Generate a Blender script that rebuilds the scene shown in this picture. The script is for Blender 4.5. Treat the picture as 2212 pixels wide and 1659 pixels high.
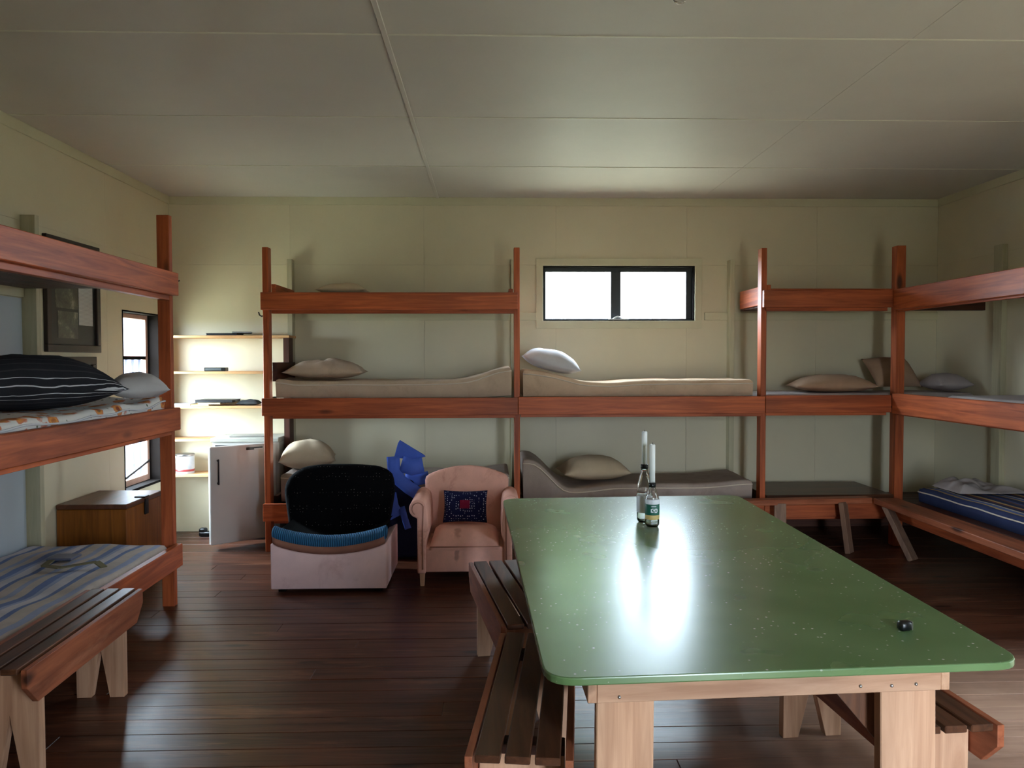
import bpy, bmesh, math, random
from mathutils import Vector, Matrix, noise
random.seed(7)
S = bpy.context.scene
for o in list(bpy.data.objects): bpy.data.objects.remove(o)
COL = S.collection

# ------------------------------------------------------------------ camera
F_PX, YAW, PITCH, ROLL, CAM_H = 1688.15, 0.0286, -0.0314, -0.0021, 1.55
cam_d = bpy.data.cameras.new('camera'); cam = bpy.data.objects.new('camera', cam_d); COL.objects.link(cam)
cam_d.sensor_width = 36; cam_d.lens = F_PX/2212*36; cam_d.clip_start = .05
fw = Vector((math.sin(YAW)*math.cos(PITCH), math.cos(YAW)*math.cos(PITCH), math.sin(PITCH)))
rt = Vector((math.cos(YAW), -math.sin(YAW), 0)); up = rt.cross(fw)
r2 = math.cos(ROLL)*rt + math.sin(ROLL)*up; u2 = -math.sin(ROLL)*rt + math.cos(ROLL)*up
cam.matrix_world = Matrix(((r2.x, u2.x, -fw.x, 0), (r2.y, u2.y, -fw.y, 0), (r2.z, u2.z, -fw.z, CAM_H), (0, 0, 0, 1)))
S.camera = cam

# ------------------------------------------------------------------ world, exposure
S.view_settings.view_transform = 'Standard'; S.view_settings.look = 'None'
S.view_settings.gamma = 1; S.view_settings.use_curve_mapping = False
S.view_settings.exposure = -0.02
w = bpy.data.worlds.new('overcast_sky'); S.world = w; w.use_nodes = True
bg = w.node_tree.nodes['Background']; bg.inputs[0].default_value = (.72, .86, 1.0, 1); bg.inputs[1].default_value = 62.0

def portal(name, loc, size, rot):
    l = bpy.data.lights.new(name, 'AREA'); l.shape = 'RECTANGLE'; l.size, l.size_y = size
    l.cycles.is_portal = True
    o = bpy.data.objects.new(name, l); COL.objects.link(o); o.location = loc; o.rotation_euler = rot
    return o
sun_d = bpy.data.lights.new('sun', 'SUN'); sun_d.energy = 20; sun_d.angle = .09; sun_d.color = (1, .95, .88)
sun = bpy.data.objects.new('sun', sun_d); COL.objects.link(sun); sun.rotation_euler = Vector((-.5, .12, -.86)).to_track_quat('-Z', 'Y').to_euler()
# room: camera stands at the origin, Y points at the far wall
XL, XR, YB, YF, ZC = -2.864, 4.126, 7.114, -.55, 3.01
WALL_T = .13
WIN_B = (.487, 1.874, 1.90, 2.40)          # back window opening  x0 x1 z0 z1
WIN_L = (6.19, 6.86, .50, 1.945)           # left window opening  y0 y1 z0 z1
OPENING_R = (2.45, 2.85, .02, 2.05)              # glazed opening added in the right wall for daylight  y0 y1 z0 z1
OPENING_F = (1.2, 1.62, .0, 2.05)               # unseen opening added behind the camera for front light  x0 x1 z0 z1
H = math.pi/2
portal('sky_portal_back', ((WIN_B[0]+WIN_B[1])/2, YB+WALL_T+.02, (WIN_B[2]+WIN_B[3])/2), (1.39, .5), (-H, 0, 0))
portal('sky_portal_left', (XL-WALL_T-.02, 6.525, 1.22), (.67, 1.45), (H, 0, -H))
portal('sky_portal_right', (XR+WALL_T+.02, (OPENING_R[0]+OPENING_R[1])/2, 1.03), (.4, 2.03), (H, 0, H))
portal('sky_portal_front', ((OPENING_F[0]+OPENING_F[1])/2, YF-WALL_T-.02, 1.03), (.42, 2.05), (H, 0, 0))

# ------------------------------------------------------------------ materials
def srgb(r, g, b):
    f = lambda c: (c/255/12.92) if c/255 <= .04045 else ((c/255+.055)/1.055)**2.4
    return (f(r), f(g), f(b), 1)
def nodes(name):
    m = bpy.data.materials.new(name); m.use_nodes = True; nt = m.node_tree
    b = nt.nodes['Principled BSDF']; return m, nt, b
def N(nt, t, **kw):
    n = nt.nodes.new(t)
    for k, v in kw.items(): setattr(n, k, v)
    return n
def mixc(nt, fac, a, b, mode='MIX'):
    n = N(nt, 'ShaderNodeMix', data_type='RGBA', blend_type=mode)
    for s, v in ((0, fac), (6, a), (7, b)):
        if hasattr(v, 'is_output'): nt.links.new(v, n.inputs[s])
        else: n.inputs[s].default_value = v
    return n.outputs[2]
def ramp(nt, fac, stops):
    n = N(nt, 'ShaderNodeValToRGB'); e = n.color_ramp.elements
    while len(e) < len(stops): e.new(.5)
    for i, (p, c) in enumerate(stops): e[i].position = p; e[i].color = c if len(c) == 4 else (*c, 1)
    nt.links.new(fac, n.inputs[0]); return n.outputs[0]
def coords(nt, scale, rnd=True, kind='Object'):
    tc = N(nt, 'ShaderNodeTexCoord'); mp = N(nt, 'ShaderNodeMapping'); mp.inputs['Scale'].default_value = scale
    src = tc.outputs[kind]
    if rnd:
        oi = N(nt, 'ShaderNodeObjectInfo'); mu = N(nt, 'ShaderNodeMath', operation='MULTIPLY'); mu.inputs[1].default_value = 37
        nt.links.new(oi.outputs['Random'], mu.inputs[0])
        va = N(nt, 'ShaderNodeVectorMath', operation='ADD'); nt.links.new(src, va.inputs[0]); nt.links.new(mu.outputs[0], va.inputs[1]); src = va.outputs[0]
    nt.links.new(src, mp.inputs[0]); return mp.outputs[0]
def noise_n(nt, vec, scale, detail=3, dist=0, rough=.5):
    n = N(nt, 'ShaderNodeTexNoise'); n.inputs['Scale'].default_value = scale; n.inputs['Detail'].default_value = detail
    n.inputs['Distortion'].default_value = dist; n.inputs['Roughness'].default_value = rough
    nt.links.new(vec, n.inputs['Vector']); return n.outputs['Fac']
def voro(nt, vec, scale, feature='F1'):
    n = N(nt, 'ShaderNodeTexVoronoi', feature=feature); n.inputs['Scale'].default_value = scale
    nt.links.new(vec, n.inputs['Vector']); return n.outputs['Distance']
def bump(nt, b, h, s, d=.01):
    n = N(nt, 'ShaderNodeBump'); n.inputs['Strength'].default_value = s; n.inputs['Distance'].default_value = d
    nt.links.new(h, n.inputs['Height']); nt.links.new(n.outputs[0], b.inputs['Normal'])

def wood(name, dark, light, axis, rough=.5, knots=.06, var=.25, wear=None, spec=.4, walk=None):
    m, nt, b = nodes(f'{name}_{"xyz"[axis]}')
    sc = [16, 16, 16]; sc[axis] = .9
    g = noise_n(nt, coords(nt, sc), 1.6, 5, .8, .6)
    c = ramp(nt, g, [(.3, dark), (.7, light)])
    s2 = [4, 4, 4]; s2[axis] = 1.2
    big = noise_n(nt, coords(nt, s2), 1.3, 2)
    c = mixc(nt, 1, c, ramp(nt, big, [(.25, (1-var,)*3), (.75, (1+var,)*3)]), 'MULTIPLY')
    oi = N(nt, 'ShaderNodeObjectInfo')
    c = mixc(nt, 1, c, ramp(nt, oi.outputs['Random'], [(0, (.86, .84, .84)), (1, (1.1, 1.08, 1.05))]), 'MULTIPLY')
    if knots:
        s3 = [8, 8, 8]; s3[axis] = 2.6
        k = voro(nt, coords(nt, s3), .55)
        c = mixc(nt, ramp(nt, k, [(knots, (1, 1, 1)), (knots+.07, (0, 0, 0))]), c, tuple(x*.3 for x in dark[:3])+(1,))
    if wear:
        s4 = [5, 5, 5]; s4[axis] = .8
        wn = noise_n(nt, coords(nt, s4, rnd=False, kind='Generated') if False else coords(nt, s4), 1.7, 6, .3, .7)
        c = mixc(nt, ramp(nt, wn, [(.56, (0, 0, 0)), (.78, (.65, .65, .65))]), c, wear)
    if walk:                                     # worn pale varnish, with the pool of door light painted in
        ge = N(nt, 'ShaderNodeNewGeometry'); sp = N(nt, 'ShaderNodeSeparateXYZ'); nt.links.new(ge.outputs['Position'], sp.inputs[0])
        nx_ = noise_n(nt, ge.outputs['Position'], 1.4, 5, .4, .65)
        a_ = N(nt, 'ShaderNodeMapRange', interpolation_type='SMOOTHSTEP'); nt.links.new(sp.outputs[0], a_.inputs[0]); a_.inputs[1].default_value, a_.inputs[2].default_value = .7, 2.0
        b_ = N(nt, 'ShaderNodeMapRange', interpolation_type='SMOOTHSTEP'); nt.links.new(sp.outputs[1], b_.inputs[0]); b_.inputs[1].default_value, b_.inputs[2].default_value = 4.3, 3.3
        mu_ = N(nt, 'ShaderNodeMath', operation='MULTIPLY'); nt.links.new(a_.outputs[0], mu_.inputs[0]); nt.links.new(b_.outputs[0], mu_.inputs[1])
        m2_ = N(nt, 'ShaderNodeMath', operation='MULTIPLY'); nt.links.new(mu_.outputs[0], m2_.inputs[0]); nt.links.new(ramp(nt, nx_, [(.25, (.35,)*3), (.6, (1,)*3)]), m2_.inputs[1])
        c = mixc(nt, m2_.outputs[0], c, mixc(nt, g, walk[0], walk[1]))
    nt.links.new(c, b.inputs['Base Color']); b.inputs['Roughness'].default_value = rough
    b.inputs['Specular IOR Level'].default_value = spec
    bump(nt, b, g, .25, .004); return m
def paint(name, col, rough=.5, mott=.06, scale=3, bmp=.05, spec=.4):
    m, nt, b = nodes(name); v = coords(nt, (1, 1, 1), rnd=True)
    n1 = noise_n(nt, v, scale, 5, 0, .6)
    c = mixc(nt, 1, col, ramp(nt, n1, [(.3, (1-mott,)*3), (.7, (1+mott,)*3)]), 'MULTIPLY')
    nt.links.new(c, b.inputs['Base Color']); b.inputs['Roughness'].default_value = rough; b.inputs['Specular IOR Level'].default_value = spec
    if bmp: bump(nt, b, noise_n(nt, v, 60, 2), bmp, .003)
    return m
def fabric(name, col, mott=.15, scale=6, stain=None, bmp=.3, weave=220, rough=.9):
    m, nt, b = nodes(name); v = coords(nt, (1, 1, 1))
    n1 = noise_n(nt, v, scale, 5, .3, .65)
    c = mixc(nt, 1, col, ramp(nt, n1, [(.3, (1-mott,)*3), (.7, (1+mott*.7,)*3)]), 'MULTIPLY')
    if stain:
        n2 = noise_n(nt, v, 4.3, 6, .5, .7)
        c = mixc(nt, ramp(nt, n2, [(.55, (0, 0, 0)), (.72, (.7, .7, .7))]), c, stain)
    nt.links.new(c, b.inputs['Base Color']); b.inputs['Roughness'].default_value = rough; b.inputs['Specular IOR Level'].default_value = .15
    bump(nt, b, noise_n(nt, v, weave, 2), bmp, .003); return m
def stripes(name, axis, period, stops, rough=.9, warp=.0, extra=None):
    """cloth woven in stripes across one axis of the thing"""
    m, nt, b = nodes(name); tc = N(nt, 'ShaderNodeTexCoord'); sx = N(nt, 'ShaderNodeSeparateXYZ'); nt.links.new(tc.outputs['Object'], sx.inputs[0])
    v = coords(nt, (1, 1, 1), rnd=False); nz = noise_n(nt, v, 5, 2)
    ml = N(nt, 'ShaderNodeMath', operation='MULTIPLY_ADD'); nt.links.new(nz, ml.inputs[0]); ml.inputs[1].default_value = warp; nt.links.new(sx.outputs[axis], ml.inputs[2])
    dv = N(nt, 'ShaderNodeMath', operation='DIVIDE'); nt.links.new(ml.outputs[0], dv.inputs[0]); dv.inputs[1].default_value = period
    fr = N(nt, 'ShaderNodeMath', operation='FRACT'); nt.links.new(dv.outputs[0], fr.inputs[0])
    n = N(nt, 'ShaderNodeValToRGB'); n.color_ramp.interpolation = 'CONSTANT'; e = n.color_ramp.elements
    while len(e) < len(stops): e.new(.5)
    for i, (p, c) in enumerate(stops): e[i].position = p; e[i].color = c
    nt.links.new(fr.outputs[0], n.inputs[0]); c = n.outputs[0]
    c = mixc(nt, 1, c, ramp(nt, noise_n(nt, v, 7, 4), [(.3, (.8,)*3), (.7, (1.1,)*3)]), 'MULTIPLY')
    nt.links.new(c, b.inputs['Base Color']); b.inputs['Roughness'].default_value = rough; b.inputs['Specular IOR Level'].default_value = .15
    bump(nt, b, noise_n(nt, v, 200, 2), .25, .003); return m
def dotted(name, base, dot, scale, size, rough=.95, patch=None):
    """knitted or printed cloth with a field of small dots"""
    m, nt, b = nodes(name); v = coords(nt, (1, 1, 1), rnd=False)
    n = N(nt, 'ShaderNodeTexVoronoi', feature='F1'); n.inputs['Scale'].default_value = scale; n.inputs['Randomness'].default_value = .35
    nt.links.new(v, n.inputs['Vector'])
    msk = ramp(nt, n.outputs['Distance'], [(size, (1, 1, 1)), (size+.04, (0, 0, 0))])
    c = mixc(nt, msk, base, dot)
    nt.links.new(c, b.inputs['Base Color']); b.inputs['Roughness'].default_value = rough; b.inputs['Specular IOR Level'].default_value = .1
    bump(nt, b, n.outputs['Distance'], .6, .004); return m
def floral(name):
    m, nt, b = nodes(name); v = coords(nt, (1, 1, 1), rnd=False)
    d = voro(nt, v, 9.5); n1 = noise_n(nt, v, 26, 3)
    ad = N(nt, 'ShaderNodeMath', operation='MULTIPLY_ADD'); nt.links.new(n1, ad.inputs[0]); ad.inputs[1].default_value = .35; nt.links.new(d, ad.inputs[2])
    c = ramp(nt, ad.outputs[0], [(.30, srgb(150, 70, 40)), (.42, srgb(222, 150, 70)), (.54, srgb(205, 120, 90)), (.60, srgb(222, 218, 214))])
    d2 = voro(nt, v, 21); c = mixc(nt, ramp(nt, d2, [(.14, (1, 1, 1)), (.2, (0, 0, 0))]), c, srgb(90, 100, 80))
    nt.links.new(c, b.inputs['Base Color']); b.inputs['Roughness'].default_value = .9; return m
def plain(name, col, rough=.5, metal=0, spec=.5):
    m, nt, b = nodes(name); b.inputs['Base Color'].default_value = col; b.inputs['Roughness'].default_value = rough
    b.inputs['Metallic'].default_value = metal; b.inputs['Specular IOR Level'].default_value = spec
    v = coords(nt, (1, 1, 1)); bump(nt, b, noise_n(nt, v, 80, 2), .03, .002); return m
def pane_mat(name, refl=.06):
    m = bpy.data.materials.new(name); m.use_nodes = True; nt = m.node_tree; nt.nodes.clear()
    t = N(nt, 'ShaderNodeBsdfTransparent'); g = N(nt, 'ShaderNodeBsdfGlossy'); g.inputs['Roughness'].default_value = .02
    t.inputs[0].default_value = (.96, .98, .98, 1)
    lw = N(nt, 'ShaderNodeLayerWeight'); pw = N(nt, 'ShaderNodeMath', operation='POWER'); nt.links.new(lw.outputs['Facing'], pw.inputs[0]); pw.inputs[1].default_value = 4
    fr = N(nt, 'ShaderNodeMath', operation='MULTIPLY_ADD'); nt.links.new(pw.outputs[0], fr.inputs[0]); fr.inputs[1].default_value = .5; fr.inputs[2].default_value = .03
    mx = N(nt, 'ShaderNodeMixShader'); nt.links.new(fr.outputs[0], mx.inputs[0]); nt.links.new(t.outputs[0], mx.inputs[1]); nt.links.new(g.outputs[0], mx.inputs[2])
    o = N(nt, 'ShaderNodeOutputMaterial'); nt.links.new(mx.outputs[0], o.inputs[0]); return m
def glassy(name, col=(1, 1, 1, 1), rough=.02):
    m, nt, b = nodes(name); b.inputs['Base Color'].default_value = col; b.inputs['Transmission Weight'].default_value = 1
    b.inputs['Roughness'].default_value = rough; b.inputs['IOR'].default_value = 1.45; return m

WOODS = {}
def wood_set(name, *a, **k): WOODS[name] = [wood(name, *a, ax, **k) for ax in range(3)]
wood_set('bunk', srgb(138, 60, 28), srgb(206, 106, 58), rough=.5)
wood_set('bunkdark', srgb(52, 26, 16), srgb(84, 44, 28), rough=.55)
wood_set('pine', srgb(168, 124, 96), srgb(208, 166, 136), rough=.6, knots=.05)
wood_set('benchtop', srgb(58, 34, 22), srgb(104, 64, 42), rough=.38, wear=srgb(128, 84, 58))
wood_set('benchside', srgb(120, 62, 38), srgb(170, 98, 66), rough=.5, wear=srgb(190, 130, 100))
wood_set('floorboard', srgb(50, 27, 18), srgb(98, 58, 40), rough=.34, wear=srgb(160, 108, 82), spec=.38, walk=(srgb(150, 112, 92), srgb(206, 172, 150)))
wood_set('shelf', srgb(170, 120, 74), srgb(216, 172, 122), rough=.55)
wood_set('dressed', srgb(26, 17, 13), srgb(48, 32, 24), rough=.5, knots=0)
wood_set('greywood', srgb(112, 84, 68), srgb(150, 116, 94), rough=.6)
wood_set('trunk', srgb(108, 60, 14), srgb(148, 88, 26), rough=.45, knots=0)
wood_set('trunklid', srgb(70, 40, 26), srgb(104, 62, 42), rough=.4, knots=0)
wood_set('creamwood', srgb(176, 170, 140), srgb(196, 190, 162), rough=.5, knots=0, var=.05)
M = {}
M['wall'] = paint('wall_paint', srgb(216, 206, 178), .45, .03, 2)
M['ceil'] = paint('ceiling_paint', srgb(212, 205, 198), .55, .03, 2)
M['core'] = paint('wall_core', srgb(120, 112, 92), .9)
M['trim'] = paint('trim_paint', srgb(208, 202, 172), .4, .03, 4)
M['jointer'] = plain('ceiling_jointer', srgb(226, 222, 208), .4)
M['door'] = paint('door_paint', srgb(182, 190, 196), .4, .03, 3)
M['alu'] = plain('dark_window_frame', srgb(26, 32, 40), .35)
M['darkframe'] = plain('dark_stain', srgb(16, 10, 8), .8, 0, .1)
M['sash'] = paint('sash_paint', srgb(196, 158, 140), .5, .1, 12)
M['pane'] = pane_mat('window_pane')
M['white'] = plain('white_plastic', srgb(228, 228, 226), .35)
M['black'] = plain('black_plastic', srgb(12, 12, 14), .35)
M['metal'] = plain('zinc', srgb(190, 190, 192), .3, 1)
M['iron'] = plain('dark_iron', srgb(24, 22, 22), .45, .6)

# ------------------------------------------------------------------ mesh helpers
def add_box(bm, a, b, bev=0):
    vs = [bm.verts.new((x, y, z)) for x in (a[0], b[0]) for y in (a[1], b[1]) for z in (a[2], b[2])]
    fs = [bm.faces.new([vs[i] for i in f]) for f in ((0, 1, 3, 2), (4, 6, 7, 5), (0, 4, 5, 1), (2, 3, 7, 6), (0, 2, 6, 4), (1, 5, 7, 3))]
    if bev: bmesh.ops.bevel(bm, geom=list({e for f in fs for e in f.edges}), offset=bev, segments=1, affect='EDGES', profile=.5)
def add_beam(bm, p0, p1, wd, ht, bev=.002, upv=(0, 0, 1)):
    p0, p1 = Vector(p0), Vector(p1); d = (p1-p0); L = d.length; d.normalize()
    u = Vector(upv); s = d.cross(u)
    if s.length < 1e-4: u = Vector((0, 1, 0)); s = d.cross(u)
    s.normalize(); u = s.cross(d)
    t = bmesh.new(); add_box(t, (0, -wd/2, -ht/2), (L, wd/2, ht/2), bev)
    Mx = Matrix(((d.x, s.x, u.x, p0.x), (d.y, s.y, u.y, p0.y), (d.z, s.z, u.z, p0.z), (0, 0, 0, 1)))
    t.transform(Mx); merge(bm, t)
def merge(bm, t):
    me = bpy.data.meshes.new('tmp'); t.to_mesh(me); t.free(); bm.from_mesh(me); bpy.data.meshes.remove(me)
def add_prism(bm, poly, axis, d0, d1, bev=0):
    """poly: 2-D outline in the two axes other than `axis`"""
    def P(p, d):
        v = [0, 0, 0]; o = [i for i in range(3) if i != axis]; v[o[0]], v[o[1]] = p; v[axis] = d; return v
    t = bmesh.new(); a = [t.verts.new(P(p, d0)) for p in poly]; b = [t.verts.new(P(p, d1)) for p in poly]
    t.faces.new(a); t.faces.new(list(reversed(b))); n = len(poly)
    for i in range(n): t.faces.new([a[i], b[i], b[(i+1) % n], a[(i+1) % n]])
    bmesh.ops.recalc_face_normals(t, faces=t.faces)
    if bev: bmesh.ops.bevel(t, geom=list(t.edges), offset=bev, segments=2, affect='EDGES', profile=.5)
    merge(bm, t)
def add_lathe(bm, prof, c=(0, 0, 0), n=20):
    rings = []
    for r, z in prof:
        rings.append([bm.verts.new((c[0]+r*math.cos(2*math.pi*i/n), c[1]+r*math.sin(2*math.pi*i/n), c[2]+z)) for i in range(n)])
    for a, b in zip(rings, rings[1:]):
        for i in range(n): bm.faces.new([a[i], a[(i+1) % n], b[(i+1) % n], b[i]])
    bm.faces.new(list(reversed(rings[0]))); bm.faces.new(rings[-1])
def add_tube(bm, pts, r, n=8):
    pts = [Vector(p) for p in pts]; rings = []
    for i, p in enumerate(pts):
        d = (pts[min(i+1, len(pts)-1)]-pts[max(i-1, 0)]).normalized()
        s = d.cross(Vector((0, 0, 1)) if abs(d.z) < .9 else Vector((1, 0, 0))).normalized(); u = s.cross(d)
        rr = r[i] if isinstance(r, (list, tuple)) else r
        rings.append([bm.verts.new(p+rr*(math.cos(2*math.pi*k/n)*s+math.sin(2*math.pi*k/n)*u)) for k in range(n)])
    for a, b in zip(rings, rings[1:]):
        for i in range(n): bm.faces.new([a[i], a[(i+1) % n], b[(i+1) % n], b[i]])
    bm.faces.new(list(reversed(rings[0]))); bm.faces.new(rings[-1])
def mesh_obj(name, bm, mat, root=None, smooth=False, sub=0):
    bmesh.ops.recalc_face_normals(bm, faces=bm.faces)
    xs = [v.co for v in bm.verts]
    lo = Vector([min(v[i] for v in xs) for i in range(3)]); hi = Vector([max(v[i] for v in xs) for i in range(3)])
    c = (lo+hi)/2 if root is not None else Vector(((lo.x+hi.x)/2, (lo.y+hi.y)/2, (lo.z+hi.z)/2))
    bm.transform(Matrix.Translation(-c))
    if isinstance(mat, str) and mat in WOODS:
        ext = hi-lo; mat = WOODS[mat][max(range(3), key=lambda i: ext[i])]
    elif isinstance(mat, str): mat = M[mat]
    me = bpy.data.meshes.new(name); bm.to_mesh(me); bm.free(); me.materials.append(mat)
    if smooth:
        for p in me.polygons: p.use_smooth = True
    o = bpy.data.objects.new(name, me); COL.objects.link(o)
    if root is not None:
        o.parent = root; o.location = c - world_loc(root)
    else: o.location = c
    if sub:
        md = o.modifiers.new('soften', 'SUBSURF'); md.levels = md.render_levels = sub
    return o
def world_loc(o):
    v = Vector(o.location)
    while o.parent: o = o.parent; v += Vector(o.location)
    return v
def box(name, a, b, mat, root=None, bev=.002):
    bm = bmesh.new(); add_box(bm, a, b, bev); return mesh_obj(name, bm, mat, root)
def beam(name, p0, p1, wd, ht, mat, root=None, bev=.002, upv=(0, 0, 1)):
    bm = bmesh.new(); add_beam(bm, p0, p1, wd, ht, bev, upv); return mesh_obj(name, bm, mat, root)
def prism(name, poly, axis, d0, d1, mat, root=None, bev=.002):
    bm = bmesh.new(); add_prism(bm, poly, axis, d0, d1, bev); return mesh_obj(name, bm, mat, root)
def tag(o, label=None, cat=None, group=None, kind=None):
    if label: o['label'] = label
    if cat: o['category'] = cat
    if group: o['group'] = group
    if kind: o['kind'] = kind
    return o
def thing(name, loc, label, cat, group=None):
    o = bpy.data.objects.new(name, None); COL.objects.link(o); o.location = loc; o.empty_display_size = .1
    return tag(o, label, cat, group)
def struct(o, label=None): return tag(o, label, kind='structure')
def xf(bm, loc=(0, 0, 0), rz=0, rx=0, ry=0):
    bm.transform(Matrix.Translation(loc) @ Matrix.Rotation(rz, 4, 'Z') @ Matrix.Rotation(ry, 4, 'Y') @ Matrix.Rotation(rx, 4, 'X')); return bm

# ------------------------------------------------------------------ room shell
def rects_minus(r, h):
    """rectangle r minus opening h, both (u0,u1,v0,v1)"""
    u0, u1, v0, v1 = r; a0, a1, b0, b1 = max(u0, h[0]), min(u1, h[1]), max(v0, h[2]), min(v1, h[3])
    if a0 >= a1 or b0 >= b1: return [r]
    out = []
    if v0 < b0: out.append((u0, u1, v0, b0))
    if b1 < v1: out.append((u0, u1, b1, v1))
    if u0 < a0: out.append((u0, a0, b0, b1))
    if a1 < u1: out.append((a1, u1, b0, b1))
    return out
def wall(name, axis, face, out, urange, opening, joints_u, joints_z, label):
    """core wall with lining sheets; axis = normal axis, out = +1/-1 away from the room"""
    def bx(bm, r, d0, d1):
        a, b = min(d0, d1), max(d0, d1)
        if axis == 1: add_box(bm, (r[0], a, r[2]), (r[1], b, r[3]))
        else: add_box(bm, (a, r[0], r[2]), (b, r[1], r[3]))
    bm = bmesh.new()
    for r in rects_minus((urange[0]-WALL_T, urange[1]+WALL_T, -.1, ZC+.1), opening): bx(bm, r, face+out*.010, face+out*WALL_T)
    core = struct(mesh_obj(name, bm, 'core'), label)
    us = [urange[0]]+[u for u in joints_u if urange[0] < u < urange[1]]+[urange[1]]; zs = [0]+joints_z+[ZC]
    for u0, u1 in zip(us, us[1:]):
        for z0, z1 in zip(zs, zs[1:]):
            g = .0007
            rr = rects_minus((u0+g, u1-g, z0+g, z1-g), opening)
            if not rr: continue
            bm = bmesh.new()
            for r in rr: bx(bm, r, face, face+out*.0105)
            mesh_obj('lining_sheet', bm, 'wall', core)
    return core
NO = (99, 99, 99, 99)
wall('wall_back', 1, YB, 1, (XL, XR), WIN_B, [-1.79, -.59, .605, 1.80, 3.0], [2.405], 'cream painted back wall lined with sheets, small window high up')
wall('wall_left', 0, XL, -1, (YF, YB), WIN_L, [-.9, .3, 1.5, 2.7, 3.9, 5.95], [2.405], 'cream painted left wall with a tall deep set window')
wall('wall_right', 0, XR, 1, (YF, YB), OPENING_R, [.7, 1.9, 3.1, 4.3, 5.5], [2.405], 'cream painted right wall behind the bunks')
wall('wall_front', 1, YF, -1, (XL, XR), OPENING_F, [-1.7, -.5, .7, 2.1, 3.3], [2.405], 'cream painted wall with an added light opening')

ceil = struct(box('ceiling', (XL-WALL_T, YF-WALL_T, ZC+.010), (XR+WALL_T, YB+WALL_T, ZC+.1), 'core', bev=0), 'off white ceiling of long sheets with thin jointing strips')
cx = [XL, -.466, 1.934, XR]; cy = [YF, -.031, 1.169, 2.369, 3.569, 4.769, 5.969, YB]
for x0, x1 in zip(cx, cx[1:]):
    for y0, y1 in zip(cy, cy[1:]): box('ceiling_sheet', (x0+.0015, y0+.0015, ZC), (x1-.0015, y1-.0015, ZC+.0105), 'ceil', ceil, 0)
for y in cy[1:-1]:
    for x0, x1 in ((XL, -.474), (-.458, XR)): box('joint_strip', (x0, y-.005, ZC-.004), (x1, y+.005, ZC+.001), 'jointer', ceil, .001)
box('cover_batten', (-.478, YF, ZC-.008), (-.454, YB, ZC+.001), 'ceil', ceil, .001)

bm = bmesh.new(); add_box(bm, (XL-WALL_T, YF-WALL_T, -.15), (XR+WALL_T, YB+WALL_T, -.022))
floor = struct(mesh_obj('floor', bm, 'dressed'), 'dark varnished worn floorboards running across the room')
y = YF; bw = .135; row = 0
while y < YB:
    y1 = min(y+bw, YB); cut = XL + random.uniform(.8, 5.6)
    xs = [XL, cut, XR] if YB-y < 6.2 else [XL, XR]
    for x0, x1 in zip(xs, xs[1:]):
        dz = random.uniform(-.0012, .0012)
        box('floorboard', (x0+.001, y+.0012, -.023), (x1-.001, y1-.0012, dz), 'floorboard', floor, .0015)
    y = y1; row += 1

# cornices
th, tt = .07, .014
struct(box('trim_1', (XL, YB-tt, ZC-th), (XR, YB, ZC), 'trim'))
struct(box('trim_2', (XL, YF, ZC-th), (XL+tt, YB-tt, ZC), 'trim'))
struct(box('trim_3', (XR-tt, YF, ZC-th), (XR, YB-tt, ZC), 'trim'))
struct(box('trim_4', (XL+tt, YF, ZC-th), (XR-tt, YF+tt, ZC), 'trim'))
# painted ledgers on the back wall under the top bunks
struct(box('trim_5', (-1.748, YB-.02, 1.905), (.195, YB, 1.975), 'trim'))
struct(box('trim_6', (.24, YB-.02, 1.905), (.424, YB, 1.975), 'trim'))
struct(box('trim_7', (1.965, YB-.02, 1.905), (2.175, YB, 1.975), 'trim'))
struct(box('trim_8', (2.215, YB-.02, 1.905), (XR, YB, 1.975), 'trim'))

for x0, x1 in ((-1.75, .193), (.24, 2.171), (2.218, XR)): struct(box('shade_strip_back', (x0, YB-.014, 0), (x1, YB, .20), 'bunkdark'))  # dark strips added to paint the shade below the back bunks
struct(box('shade_strip_right', (XR-.014, 3.1, 0), (XR, 6.128, .20), 'bunkdark'))  # same painted shade below the right bunk
# back window
a0, a1, b0, b1 = WIN_B
win = struct(thing('window_1', ((a0+a1)/2, YB, b0), None, None), 'small wide sliding window with dark frame and pale painted surround')
for r in ((a0-.063, a1+.063, b1, b1+.065), (a0-.063, a1+.063, b0-.068, b0), (a0-.063, a0, b0, b1), (a1, a1+.063, b0, b1)):
    box('architrave', (r[0], YB-.016, r[2]), (r[1], YB, r[3]), 'trim', win, .001)
for r in ((a0, a1, b1-.012, b1), (a0, a1, b0, b0+.010), (a0, a0+.012, b0+.01, b1-.012), (a1-.012, a1, b0+.01, b1-.012)):
    box('reveal', (r[0], YB-.004, r[2]), (r[1], YB+WALL_T, r[3]), 'darkframe', win, .001)
fy = YB+.045
for r in ((a0+.012, a1-.012, b1-.05, b1-.012), (a0+.012, a1-.012, b0+.01, b0+.022), (a0+.012, a0+.03, b0+.022, b1-.05), (a1-.068, a1-.012, b0+.022, b1-.05), (1.113, 1.205, b0+.022, b1-.05)):
    box('sash_rail', (r[0], fy, r[2]), (r[1], fy+.04, r[3]), 'alu', win, .002)
box('pane', (a0+.03, fy+.018, b0+.022), (1.113, fy+.022, b1-.05), 'pane', win, 0)
box('pane', (1.205, fy+.018, b0+.022), (a1-.068, fy+.022, b1-.05), 'pane', win, 0)
lt = box('latch_plate', (1.09, YB+.0, b0+.008), (1.27, YB+.03, b0+.02), 'white', win, .002)
bm = bmesh.new(); add_tube(bm, [(1.13+.014*i, YB+.012, b0+.018+.022*math.sin(i/6*math.pi)) for i in range(7)], .006); mesh_obj('latch_handle', bm, 'white', win, True)
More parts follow.
